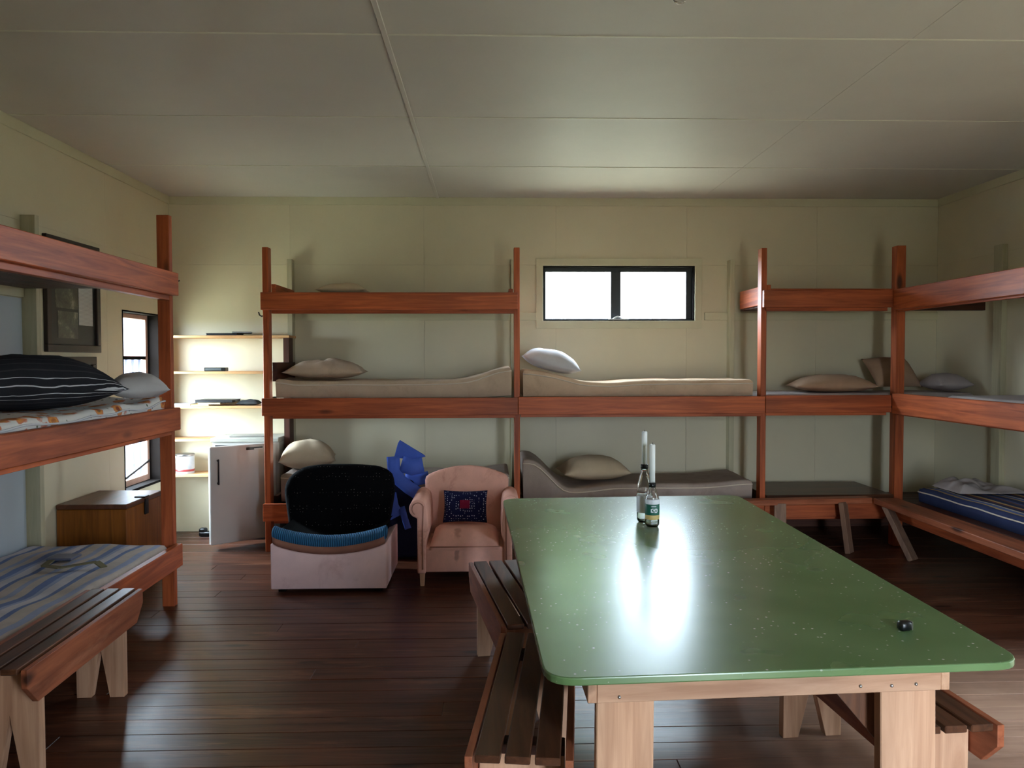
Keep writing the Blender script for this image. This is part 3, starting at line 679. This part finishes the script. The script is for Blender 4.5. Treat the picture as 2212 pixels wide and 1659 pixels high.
# ------------------------------------------------------------------ on the table
M['clear'] = glassy('clear_plastic'); M['wax'] = plain('white_wax', srgb(240, 240, 238), .5)
def bottle(loc, hb, r, label, ch, cz, cap, lab):
    t = thing('bottle', loc, label, 'bottle', None); L = Vector(loc)
    bm = bmesh.new(); s = hb/.22
    add_lathe(bm, [(r*.75, 0), (r*.98, .012*s), (r, .03*s), (r, .12*s), (r*.95, .14*s), (r*.6, .175*s), (r*.42, .19*s), (r*.42, .215*s), (r*.36, .215*s), (r*.34, .19*s), (r*.55, .172*s), (r*.9, .137*s), (r*.94, .12*s), (r*.94, .02*s), (r*.7, .008)], L); mesh_obj('bottle_body', bm, 'clear', t, True)
    for z0, z1, mat in lab:
        bm = bmesh.new(); add_lathe(bm, [(r*1.01, z0), (r*1.02, z0+.001), (r*1.02, z1-.001), (r*1.01, z1)], L, 28); mesh_obj('paper_label', bm, mat, t, True)
    bm = bmesh.new(); add_lathe(bm, [(r*.5, cap-.02), (r*.5, cap)], L, 20); mesh_obj('neck_band', bm, 'black', t, True)
    c = thing('candle', (loc[0], loc[1], loc[2]+cz), label.replace('bottle', 'bottle neck') and 'x', 'candle'); bm = bmesh.new()
    add_lathe(bm, [(.0135, cz), (.0135, cz+ch-.003), (.011, cz+ch)], L, 16); mesh_obj('wax_stick', bm, 'wax', c, True)
    bm = bmesh.new(); add_tube(bm, [(loc[0], loc[1], loc[2]+cz+ch-.002), (loc[0]+.001, loc[1], loc[2]+cz+ch+.008)], .0012, 6); mesh_obj('wick', bm, 'black', c, True)
    return t, c
gl = plain('green_label', srgb(20, 92, 74), .5); yl = plain('yellow_label', srgb(206, 178, 110), .5); wl = plain('white_label', srgb(226, 228, 234), .5)
b1, c1 = bottle((.755, 3.60, TZ), .215, .033, 'short clear plastic bottle with a green and yellow label, used as a candle holder', .18, .205, .205, [(.058, .108, gl), (.038, .058, yl), (.1085, .165*.0+.13, wl)])
c1['label'] = 'white candle stuck in the short bottle with the green label'
b2, c2 = bottle((.738, 3.70, TZ), .285, .036, 'taller clear bottle with a white label and dark neck band, used as a candle holder', .155, .28, .278, [(.05, .13, wl)])
c2['label'] = 'white candle stuck in the taller bottle with the white label'
# letter marks on the green label
for k, (dx, dz, w_, h_) in enumerate([(-.012, .098, .024, .003), (-.013, .072, .004, .016), (-.009, .072, .008, .004), (-.009, .086, .008, .004), (-.002, .080, .006, .004), (.004, .070, .004, .020), (.008, .070, .008, .004), (.008, .086, .008, .004), (.014, .074, .004, .013)]):
    z = TZ+dz; y = 3.60-math.sqrt(max(0, .0338**2-(dx+w_/2)**2)); box('label_print', (.755+dx, y-.0010, z), (.755+dx+w_, y+.0012, z+h_), wl, b1, 0)
t = thing('pocket_gadget', (1.19, 2.19, TZ), 'small black pocket gadget with a metal edge lying on the green table', 'gadget')
bm = bmesh.new(); add_box(bm, (-.019, -.014, 0), (.017, .014, .027), .006); xf(bm, (1.19, 2.19, TZ), .15); mesh_obj('case', bm, 'black', t, True)
bm = bmesh.new(); add_box(bm, (.017, -.010, .001), (.0205, .010, .026), .001); xf(bm, (1.19, 2.19, TZ), .15); mesh_obj('metal_edge', bm, 'metal', t)

# ------------------------------------------------------------------ seats by the back bunk
M['pink'] = fabric('worn_pink_upholstery', srgb(232, 176, 160), .12, 5, srgb(176, 112, 92))
M['pinkpale'] = fabric('pale_pink_vinyl', srgb(240, 206, 206), .08, 4, srgb(214, 172, 172), rough=.6)
M['pinkbrown'] = fabric('brown_pink_upholstery', srgb(150, 104, 88), .12, 6); M['pinkpipe'] = fabric('dusky_pink_piping', srgb(180, 128, 112), .1, 8)
def stained(name, col, stain, cen, rad):
    m, nt, b = nodes(name); v = coords(nt, (1, 1, 1), False); n1 = noise_n(nt, coords(nt, (1, 1, 1)), 6, 5, .3, .65)
    c = mixc(nt, 1, col, ramp(nt, n1, [(.3, (.86,)*3), (.7, (1.08,)*3)]), 'MULTIPLY')
    mp = N(nt, 'ShaderNodeMapping'); mp.inputs['Location'].default_value = [-c_/r_ for c_, r_ in zip(cen, rad)]; mp.inputs['Scale'].default_value = [1/r_ for r_ in rad]; nt.links.new(v, mp.inputs[0])
    ln = N(nt, 'ShaderNodeVectorMath', operation='LENGTH'); nt.links.new(mp.outputs[0], ln.inputs[0])
    ad = N(nt, 'ShaderNodeMath', operation='MULTIPLY_ADD'); nt.links.new(noise_n(nt, v, 22, 4), ad.inputs[0]); ad.inputs[1].default_value = .9; nt.links.new(ln.outputs['Value'], ad.inputs[2])
    c = mixc(nt, ramp(nt, ad.outputs[0], [(.45, (.75,)*3), (1.0, (.55,)*3), (1.3, (0, 0, 0))]) if False else ramp(nt, ad.outputs[0], [(.7, (.5,)*3), (1.6, (0, 0, 0))]), c, stain)
    nt.links.new(c, b.inputs['Base Color']); b.inputs['Roughness'].default_value = .9; b.inputs['Specular IOR Level'].default_value = .15; return m
PK = srgb(234, 178, 164); M['pink_base'] = stained('pink_upholstery_stained_front', PK, srgb(112, 84, 84), (-.056, -.30, 0.03), (.038, .2, .12)); M['pink_seat'] = stained('pink_upholstery_stained_seat', PK, srgb(140, 94, 80), (-.05, -.17, 0), (.06, .12, .2))
def soft(name, bm, mat, root, lv=2): return mesh_obj(name, bm, mat, root, True, lv)
def rbox(bm, a, b, bev=.03, seg=3):
    t = bmesh.new(); add_box(t, a, b); bmesh.ops.bevel(t, geom=list(t.edges), offset=bev, segments=seg, affect='EDGES', profile=.5); merge(bm, t)
# rolled-arm armchair, front left leg at (-.48, 5.30)
ax0, ax1, ay0, ay1 = -.50, .155, 5.30, 5.98
t = thing('armchair', ((ax0+ax1)/2, (ay0+ay1)/2, 0), 'worn pink armchair with rolled arms and arched back', 'armchair')
for x in (ax0+.035, ax1-.035):
    for y in (ay0+.035, ay1-.05):
        bm = bmesh.new(); add_lathe(bm, [(.018, 0), (.026, .1)], (x, y, 0), 4); bm.transform(Matrix.Translation((x, y, 0)) @ Matrix.Rotation(math.pi/4, 4, 'Z') @ Matrix.Translation((-x, -y, 0))); mesh_obj('leg', bm, 'pinkbrown' if False else 'pine', t)
bm = bmesh.new(); rbox(bm, (ax0+.055, ay0+.012, .095), (ax1-.055, ay1-.05, .27), .012, 2); mesh_obj('seat_base', bm, 'pink_base', t, True)
bm = bmesh.new(); g = []
n = 18
for i in range(n+1):
    r = []
    for j in range(n+1):
        u, v = i/n, j/n; h = (max(0, 1-(2*u-1)**6))**.5*(max(0, 1-(2*v-1)**4))**.6
        r.append(bm.verts.new((ax0+.085+(ax1-ax0-.17)*u, ay0+.008+.53*v, .268+.115*h*(.55+.45*math.sin(math.pi*min(1, v*1.3)))+.008*noise.noise(Vector((u*4, v*4, 3))))))
    g.append(r)
for i in range(n):
    for j in range(n): bm.faces.new([g[i][j], g[i+1][j], g[i+1][j+1], g[i][j+1]])
e = bmesh.ops.extrude_edge_only(bm, edges=[e for e in bm.edges if e.is_boundary]); bmesh.ops.translate(bm, verts=[v for v in e['geom'] if isinstance(v, bmesh.types.BMVert)], vec=(0, 0, -.02))
mesh_obj('seat_cushion', bm, 'pink_seat', t, True)
for s, xc in ((-1, ax0+.03), (1, ax1-.03)):
    prof = []
    for k in range(15):
        a = math.radians(-70+k*250/14); prof.append((xc+s*.012*0+(.062*math.cos(a))*(-s)*-1*s*s, .55+.062*math.sin(a)))
    # outline of the rolled arm seen from the front, scroll on top of a straight panel
    out = [(xc-s*.032, .09), (xc+s*.026, .09), (xc+s*.026, .47)]
    for k in range(11):
        a = math.radians(-55+k*205/10); out.append((xc+s*(.020+.062*math.cos(a)), .535+.066*math.sin(a)))
    out += [(xc-s*.045, .50), (xc-s*.05, .36), (xc-s*.032, .30)]
    bm = bmesh.new(); add_prism(bm, out, 1, ay0, ay1-.14, .010); o = mesh_obj('arm', bm, 'pink', t, True)
    bm = bmesh.new(); add_tube(bm, [(xc+s*(.02+.04*math.cos(math.radians(a))), ay0-.002, .535+.042*math.sin(math.radians(a))) for a in range(-60, 165, 18)]+[(xc-s*.012, ay0-.002, .40), (xc-s*.012, ay0-.002, .12)], .004, 6); mesh_obj('arm_piping', bm, 'pinkpipe', o, True)
out = [(ax0+.03, .25), (ax0+.015, .69)]+[(ax0+.03+(ax1-ax0-.06)*k/14, .695+.075*math.sin(math.pi*(k/14))**.8) for k in range(1, 14)]+[(ax1-.015, .69), (ax1-.03, .25)]
bm = bmesh.new(); add_prism(bm, out, 1, 0, .13, .03); bm.transform(Matrix.Translation((0, ay1-.24, .25)) @ Matrix.Rotation(-.16, 4, 'X') @ Matrix.Translation((0, 0, -.25))); mesh_obj('backrest', bm, 'pink', t, True)
bm = bmesh.new(); add_tube(bm, [(ax0+.09, ay0+.006, .272), (ax1-.09, ay0+.006, .272)], .004, 6); mesh_obj('seat_piping', bm, 'pinkpipe', t, True)
M['navydot'] = dotted('navy_knit_dotted', srgb(26, 28, 62), srgb(200, 200, 214), 62, .20)
o = pillow((-.175, 5.60, .485), .315, .235, .10, 'navydot', 'navy knitted cushion with pale dots on the pink armchair', -.04, rx=1.15, seed=20, amp=.008, name='cushion', cat='cushion', flat=.4)
bm = bmesh.new(); pc = pillow_bm(.315, .235, .10, 20, .008, flat=.4); pc.free()
g = []
for i in range(7):
    r = []
    for j in range(7):
        x, y_ = -.035+.07*i/6, -.03+.06*j/6; r.append(bm.verts.new((x, y_, .1035+.004*(1-((i-3)/3)**2)*(1-((j-3)/3)**2))))
    g.append(r)
for i in range(6):
    for j in range(6): bm.faces.new([g[i][j], g[i+1][j], g[i+1][j+1], g[i][j+1]])
bmesh.ops.recalc_face_normals(bm, faces=bm.faces); me = bpy.data.meshes.new('red_patch'); bm.to_mesh(me); bm.free(); me.materials.append(dotted('red_knit', srgb(120, 26, 52), srgb(210, 190, 200), 62, .14)); q = bpy.data.objects.new('red_patch', me); COL.objects.link(q); q.parent = o

M['blackdot'] = dotted('black_crochet', srgb(7, 7, 9), srgb(96, 92, 90), 44, .10)
M['blackknit'] = fabric('black_knit', srgb(8, 8, 10), .3, 20, bmp=.8, weave=120)
# low armless chair with knitted covers
lx0, lx1, ly0, ly1 = -1.452, -.688, 5.17, 5.86
t = thing('armless_chair', ((lx0+lx1)/2, (ly0+ly1)/2, 0), 'low pale pink armless chair with sagging seat, black throw and blue knitted cover', 'chair')
out = [(lx0, .03), (lx1, .03), (lx1, .335)]+[(lx1-(lx1-lx0)*k/16, .335-.075*math.sin(math.pi*k/16)**.7) for k in range(1, 16)]+[(lx0, .335)]
bm = bmesh.new(); add_prism(bm, out, 1, ly0, ly1-.06, .008); mesh_obj('base', bm, 'pinkpale', t, True)
for x in (lx0+.06, lx1-.06):
    for y in (ly0+.08, ly1-.14): box('foot', (x-.025, y-.025, 0), (x+.025, y+.025, .032), 'darkframe', t)
# sagging cushion and its knitted cover
def sag(u): return .345-.072*math.sin(math.pi*u)**.75
bm = bmesh.new(); g = []
for i in range(25):
    u = i/24; x = lx0+.015+(lx1-lx0-.03)*u; ring = []
    for k in range(12):
        a = 2*math.pi*k/12; ring.append(bm.verts.new((x, ly0+.035-.045*math.cos(a), sag(u)+.015+.034*math.sin(a))))
    g.append(ring)
for a, b_ in zip(g, g[1:]):
    for k in range(12): bm.faces.new([a[k], a[(k+1) % 12], b_[(k+1) % 12], b_[k]])
bm.faces.new(g[0]); bm.faces.new(g[-1]); mesh_obj('seat_edge', bm, 'pinkbrown', t, True)
bm = bmesh.new(); g = []
for i in range(25):
    u = i/24; r = []
    for j in range(13):
        v = j/12; x = lx0+.03+(lx1-lx0-.06)*u; y = ly0+.02+(ly1-ly0-.12)*v
        r.append(bm.verts.new((x, y, sag(u)+.045-.03*math.sin(math.pi*v)*math.sin(math.pi*u)+.012*(v > .0))))
    g.append(r)
for i in range(24):
    for j in range(12): bm.faces.new([g[i][j], g[i+1][j], g[i+1][j+1], g[i][j+1]])
mesh_obj('seat_throw', bm, 'blackknit', t, True)
m, nt, b = nodes('blue_knit'); v = coords(nt, (1, 1, 1), False); wv = N(nt, 'ShaderNodeTexWave'); wv.inputs['Scale'].default_value = 26; wv.inputs['Distortion'].default_value = 1.5; nt.links.new(v, wv.inputs[0])
nt.links.new(ramp(nt, wv.outputs['Fac'], [(.2, srgb(18, 62, 96)), (.8, srgb(44, 112, 158))]), b.inputs['Base Color']); b.inputs['Roughness'].default_value = .95; bump(nt, b, wv.outputs['Fac'], .6, .006); M['blueknit'] = m
bm = bmesh.new(); g = []
for i in range(33):
    u = i/32; x = lx0-.0+(lx1-lx0)*u; ring = []
    for k in range(12):
        a = 2*math.pi*k/12; rr = .045+.006*math.sin(u*40)*0
        ring.append(bm.verts.new((x, ly0+.065-.07*math.cos(a), sag(u)+.055+.05*math.sin(a))))
    g.append(ring)
for a, b_ in zip(g, g[1:]):
    for k in range(12): bm.faces.new([a[k], a[(k+1) % 12], b_[(k+1) % 12], b_[k]])
bm.faces.new(g[0]); bm.faces.new(g[-1]); mesh_obj('knitted_seat_cover', bm, 'blueknit', t, True, 1)
# back
def backshape(inset, dy0, dy1, z0, z1):
    out = []
    pts = [(-.30, z0), (.30, z0), (.345, .62), (.325, z1-.06), (.26, z1-.015), (.10, z1), (-.12, z1), (-.24, z1-.02), (-.325, z1-.09), (-.355, .62)]
    cxm = (lx0+lx1)/2
    return [(cxm-.03+(x*1.12*(1-inset)), z) for x, z in pts]
Mb = Matrix.Translation((0, ly1-.2, .3)) @ Matrix.Rotation(-.2, 4, 'X') @ Matrix.Translation((0, 0, -.3))
bm = bmesh.new(); add_prism(bm, backshape(.03, 0, 0, .2, .77), 1, .03, .15, .03); bm.transform(Mb); mesh_obj('backrest', bm, 'pinkbrown', t, True)
bm = bmesh.new(); add_prism(bm, backshape(-.02, 0, 0, .27, .795), 1, -.03, .17, .04); bm.transform(Mb); mesh_obj('black_throw', bm, 'blackdot', t, True)

# folded blue camp chair between the two seats
M['blue'] = fabric('blue_nylon', srgb(70, 98, 190), .1, 8, bmp=.15, rough=.6); M['navy'] = fabric('navy_nylon', srgb(16, 18, 44), .15, 8, rough=.6)
t = thing('folded_camp_chair', (-.62, 6.09, 0), 'folded blue and navy camp chair standing between the two seats', 'camp chair')
def ribbon(name, pts, wd, mat, nrm):
    bm = bmesh.new(); n = Vector(nrm).normalized(); pts = [Vector(p) for p in pts]; rows = []
    for i, p in enumerate(pts):
        d = (pts[min(i+1, len(pts)-1)]-pts[max(i-1, 0)]).normalized(); s = d.cross(n).normalized()
        rows.append([bm.verts.new(p+s*wd/2), bm.verts.new(p-s*wd/2)])
    for a, b_ in zip(rows, rows[1:]): bm.faces.new([a[0], b_[0], b_[1], a[1]])
    bmesh.ops.subdivide_edges(bm, edges=bm.edges, cuts=2, use_grid_fill=True)
    for v_ in bm.verts: v_.co += n*.012*noise.noise(v_.co*9)
    r = bmesh.ops.extrude_face_region(bm, geom=list(bm.faces)); bmesh.ops.translate(bm, verts=[v for v in r['geom'] if isinstance(v, bmesh.types.BMVert)], vec=n*.006)
    return mesh_obj(name, bm, mat, t, True)
prism('folded_seat', [(-.80, .02), (-.54, .02), (-.52, .30), (-.54, .52), (-.60, .62), (-.74, .62), (-.80, .50)], 1, 6.01, 6.19, 'navy', t, .02)
prism('top_flap', [(-.745, .79), (-.715, .90), (-.70, .925), (-.62, .875), (-.515, .81), (-.50, .795), (-.60, .77)], 1, 6.08, 6.1, 'blue', t, .004)
ribbon('strap', [(-.685, 6.04, .745), (-.60, 6.025, .72), (-.515, 6.04, .735)], .125, 'blue', (0, -1, .15))
ribbon('strap', [(-.75, 6.06, .80), (-.74, 6.03, .70), (-.69, 6.01, .62), (-.62, 5.995, .565), (-.55, 5.995, .52)], .10, 'blue', (.1, -1, .2))
ribbon('strap', [(-.66, 6.06, .63), (-.56, 6.04, .62), (-.47, 6.04, .645)], .09, 'blue', (0, -1, .1))
ribbon('strap', [(-.78, 6.01, .52), (-.76, 5.99, .42), (-.72, 5.995, .34)], .12, 'blue', (0, -1, .1))
ribbon('strap', [(-.68, 5.995, .42), (-.655, 5.99, .33), (-.63, 5.995, .25)], .05, 'blue', (0, -1, .1))

# ------------------------------------------------------------------ back left corner: shelves, fridge, trunk
t = thing('wall_shelf', (-2.3, 7.0, 0), 'open plank shelves fixed across the back left corner', 'shelf')
for z, x1 in ((1.765, -1.745), (1.452, -1.80), (1.15, -1.80), (.862, -2.40), (.552, -2.40)):
    box('shelf_board', (XL, 6.87, z-.022), (x1, YB, z), 'shelf', t, .002)
box('end_board', (-1.80, 6.88, 0), (-1.75, YB-.095, 1.743), 'bunkdark', t, .002)
def item(name, a, b, mat, label, cat, rz=0, bev=.003, group=None):
    bm = bmesh.new(); add_box(bm, a, b, bev); c = (Vector(a)+Vector(b))/2
    bm.transform(Matrix.Translation(c) @ Matrix.Rotation(rz, 4, 'Z') @ Matrix.Translation(-c)); return tag(mesh_obj(name, bm, mat), label, cat, group)
def book(a, b, mat, label, rz=0, name='book', pages=None):
    """closed book or magazine: cover boards with a page block"""
    c = (Vector(a)+Vector(b))/2; t = thing(name, (c.x, c.y, a[2]), label, 'book'); R_ = Matrix.Translation(c) @ Matrix.Rotation(rz, 4, 'Z') @ Matrix.Translation(-c)
    th = min(.004, (b[2]-a[2])*.25)
    for z0, z1, ins, mm, nm in ((a[2], a[2]+th, 0, mat, 'cover'), (b[2]-th, b[2], 0, mat, 'cover'), (a[2]+th, b[2]-th, .004, pages or M['white'], 'pages')):
        bm = bmesh.new(); add_box(bm, (a[0]+ins, a[1]+ins, z0), (b[0]-ins, b[1]-ins, z1), .0008); bm.transform(R_); mesh_obj(nm, bm, mm, t)
    return t
dk = plain('dark_cover', srgb(20, 20, 26), .4); tl = plain('teal_cover', srgb(46, 70, 74), .5); cr = plain('cream_cover', srgb(206, 190, 150), .5); or_ = plain('ochre_cover', srgb(190, 140, 60), .5)
book((-2.47, 6.89, 1.765), (-2.20, 7.08, 1.785), dk, 'black folder lying on the highest plank shelf', pages=dk)
book((-2.26, 6.88, 1.785), (-2.10, 7.06, 1.797), plain('charcoal_cover', srgb(34, 32, 34), .5), 'charcoal book lying askew on the black folder', .25)
t2 = thing('radio', (-2.40, 6.93, 1.452), 'small black radio with a grey front on the second plank shelf', 'radio')
box('case', (-2.49, 6.89, 1.452), (-2.305, 6.97, 1.486), 'black', t2, .004); box('front_panel', (-2.478, 6.886, 1.459), (-2.34, 6.891, 1.48), plain('grey_panel', srgb(70, 76, 78), .4), t2, .001)
book((-2.84, 6.89, 1.15), (-2.62, 7.08, 1.168), plain('white_cover', srgb(210, 212, 220), .5), 'white magazine at the wall end of the third plank shelf', .05)
book((-2.61, 6.89, 1.15), (-2.44, 7.08, 1.163), or_, 'ochre book lying on the third plank shelf', -.1)
book((-2.55, 6.89, 1.163), (-2.36, 7.07, 1.179), cr, 'cream book under the big black folder on the third plank shelf', .05)
book((-2.57, 6.88, 1.179), (-2.24, 7.09, 1.203), dk, 'big black folder on the cream book on the third plank shelf', -.03, pages=dk)
book((-2.40, 6.9, 1.15), (-2.2, 7.08, 1.1625), tl, 'teal book lying at the middle of the third plank shelf', .1) if False else None
t2 = thing('cloth_bag', (-2.12, 6.98, 1.15), 'small dark rumpled bag on the third plank shelf', 'bag')
bm = pillow_bm(.2, .16, .05, 31, .02); xf(bm, (-2.13, 6.98, 1.15)); mesh_obj('body', bm, fabric('dark_grey_cloth', srgb(60, 62, 64), .3, 20), t2, True)
t2 = thing('mug', (-1.93, 6.96, 1.15), 'dark mug lying near the end of the third plank shelf', 'mug')
bm = bmesh.new(); add_lathe(bm, [(.034, 0), (.038, .004), (.038, .075), (.034, .075), (.033, .008)], (0, 0, 0), 18); xf(bm, (-1.965, 6.96, 1.189), 0, 0, H); mesh_obj('cup', bm, 'black', t2, True)
bm = bmesh.new(); add_tube(bm, [(-1.945+.02*math.cos(a), 6.96-.036-.02*math.sin(a), 1.189) for a in (0, .6, 1.2, 1.9, 2.5, 3.14)], .005); mesh_obj('handle', bm, 'black', t2, True)
# round tin on the low shelf
t2 = thing('tin', (-2.68, 6.95, .552), 'white printed tin standing on the low plank shelf', 'tin')
bm = bmesh.new(); add_lathe(bm, [(.075, 0), (.078, .004), (.078, .16), (.075, .164)], (-2.69, 6.955, .552), 28); mesh_obj('body', bm, paint('tin_print', srgb(196, 198, 204), .35, .1, 20), t2, True)
bm = bmesh.new(); add_lathe(bm, [(.080, .158), (.080, .172), (.074, .174)], (-2.69, 6.955, .552), 28); mesh_obj('lid', bm, 'metal', t2, True)
bm = bmesh.new(); add_lathe(bm, [(.0785, .022), (.079, .0225), (.079, .040), (.0785, .0405)], (-2.69, 6.955, .552), 28); mesh_obj('red_band', bm, plain('red_print', srgb(150, 44, 44), .4), t2, True)
# wall hook
t2 = thing('wall_hook', (-1.86, YB, 1.50), 'small dark hook on the back wall above the second plank shelf', 'hook')
box('plate', (-1.868, YB-.006, 1.49), (-1.852, YB, 1.515), 'iron', t2, .001); bm = bmesh.new(); add_tube(bm, [(-1.86, YB-.005, 1.505), (-1.86, YB-.03, 1.50), (-1.86, YB-.035, 1.515)], .004); mesh_obj('prong', bm, 'iron', t2, True)
# fridge, turned towards the room
fr_a = math.atan2(.261, .327); f0 = Vector((-2.262, 6.36, 0))
t = thing('fridge', (-2.2, 6.7, 0), 'grey white bar fridge with its door standing ajar beside the plank shelves', 'fridge')
Mf = Matrix.Translation(f0) @ Matrix.Rotation(fr_a, 4, 'Z'); FW, FD = .56, .36
M['fridge'] = paint('fridge_enamel', srgb(196, 194, 190), .35, .05, 3); M['fridgetop'] = paint('fridge_top', srgb(168, 168, 158), .4, .08, 5)
def fput(nm, a, b_, mat, bev=.004, root=None):
    bm = bmesh.new(); add_box(bm, a, b_, bev); bm.transform(Mf); return mesh_obj(nm, bm, mat, root or t)
fd = fput('door', (0, 0, .045), (FW, .042, .845), 'fridge', .006)
box('body', (-2.375, 6.745, .06), (-1.81, 7.10, .845), 'fridge', t, .006); box('top', (-2.385, 6.72, .847), (-1.805, 7.105, .885), 'fridgetop', t, .006)
box('inside_shade', (-2.35, 6.738, .10), (-1.84, 6.746, .82), 'black', t, 0); box('plinth', (-2.35, 6.78, 0), (-1.84, 7.08, .06), 'black', t, .002)  # black front panel stands in for the unlit fridge interior
fput('handle', (.055, -.028, .535), (.067, -.016, .745), 'black', .003, fd); fput('handle_foot', (.055, -.02, .54), (.067, .002, .555), 'black', .001, fd); fput('handle_foot', (.055, -.02, .725), (.067, .002, .74), 'black', .001, fd)
fput('badge', (.30, -.004, .80), (.44, .001, .822), 'black', .001, fd); fput('badge_plate', (.365, -.006, .801), (.44, .0, .810), 'white', .001, fd)
b_ = book((-2.25, 6.78, .886), (-1.95, 6.98, .897), plain('grey_paper', srgb(150, 150, 140), .6), 'grey magazine lying on the fridge', .1)
# dark rag on the floor by the wall
t = thing('shoe', (-2.42, 6.93, 0), 'dark shoe on the floor beside the fridge', 'shoe')
bm = bmesh.new(); rbox(bm, (-2.56, 6.88, .0), (-2.385, 6.95, .045), .02, 3); rbox(bm, (-2.56, 6.885, .02), (-2.49, 6.945, .075), .02, 3); mesh_obj('upper', bm, 'black', t, True)
# trunk
t = thing('trunk', (-2.63, 5.47, 0), 'amber wooden trunk with brown lid and black hasp standing below the picture frames', 'trunk')
tx0, tx1, ty0, ty1, tz = -2.855, -2.40, 5.20, 5.76, .60
box('body', (tx0, ty0, 0), (tx1, ty1, tz-.035), 'trunk', t, .004); box('lid', (tx0, ty0-.006, tz-.033), (tx1+.006, ty1+.006, tz), 'trunklid', t, .005)
hp = box('hasp', (tx1+.001, 5.46, tz-.12), (tx1+.014, 5.51, tz-.01), 'iron', t, .004); box('hasp_strap', (tx1-.06, 5.45, tz-.002), (tx1+.014, 5.52, tz+.008), 'iron', hp, .003)
# pictures on the left wall
def frame(y0, y1, z0, z1, label, bar, items):
    t = thing('picture_frame', (XL, (y0+y1)/2, z0), label, 'picture')
    for a, b_ in (((y0, z0), (y1, z0+bar)), ((y0, z1-bar), (y1, z1)), ((y0, z0+bar), (y0+bar, z1-bar)), ((y1-bar, z0+bar), (y1, z1-bar))):
        box('frame_bar', (XL+.001, a[0], a[1]), (XL+.03, b_[0], b_[1]), 'dressed', t, .003)
    box('mount', (XL+.001, y0+bar, z0+bar), (XL+.012, y1-bar, z1-bar), plain('dark_mount', srgb(24, 24, 22), .5), t, 0)
    for (a, b_, c_, d_, mat, nm) in items: box(nm, (XL+.011, a, c_), (XL+.0135, b_, d_), mat, t, 0)
    return t
m, nt, b = nodes('old_photograph'); g = noise_n(nt, coords(nt, (1, 1, 1), False), 9, 6, .4, .7)
nt.links.new(ramp(nt, g, [(.38, srgb(34, 36, 30)), (.55, srgb(74, 76, 66)), (.68, srgb(150, 148, 134))]), b.inputs['Base Color']); b.inputs['Roughness'].default_value = .3; M['photo'] = m
m, nt, b = nodes('printed_sheet'); tc = N(nt, 'ShaderNodeTexCoord'); wv = N(nt, 'ShaderNodeTexWave', bands_direction='Z'); wv.inputs['Scale'].default_value = 34; wv.inputs['Distortion'].default_value = 1; nt.links.new(tc.outputs['Object'], wv.inputs[0])
nt.links.new(ramp(nt, wv.outputs['Fac'], [(.0, srgb(150, 150, 146)), (.3, srgb(196, 196, 192))]), b.inputs['Base Color']); b.inputs['Roughness'].default_value = .5; M['sheet'] = m
frame(5.11, 5.80, 1.605, 2.365, 'large dark picture frame with old photographs and a pale printed sheet', .05,
      [(5.235, 5.515, 1.90, 2.25, 'photo', 'photograph'), (5.26, 5.51, 1.70, 1.88, 'photo', 'photograph'), (5.525, 5.715, 1.795, 2.25, 'sheet', 'printed_sheet')])
frame(5.19, 5.73, 1.18, 1.575, 'smaller dark picture frame below the large one on the left wall', .055, [(5.28, 5.53, 1.26, 1.50, 'sheet', 'printed_sheet'), (5.56, 5.66, 1.26, 1.47, 'photo', 'photograph')])
# bulb hanging from the ceiling
t = thing('light_bulb', (.68, 2.80, ZC), 'clear glass light bulb in a holder on the ceiling', 'light bulb')
bm = bmesh.new(); add_lathe(bm, [(.03, ZC-.02), (.035, ZC-.004), (.035, ZC)], (.68, 2.80, 0), 20); mesh_obj('ceiling_rose', bm, 'white', t, True)
bm = bmesh.new(); add_lathe(bm, [(.016, ZC-.075), (.018, ZC-.02)], (.68, 2.80, 0), 16); mesh_obj('holder', bm, 'white', t, True)
bm = bmesh.new(); add_lathe(bm, [(.004, 2.812), (.016, 2.816), (.026, 2.83), (.029, 2.848), (.026, 2.868), (.017, 2.895), (.014, 2.915), (.013, 2.937)], (.68, 2.80, 0), 24); mesh_obj('glass_bulb', bm, 'clear', t, True)
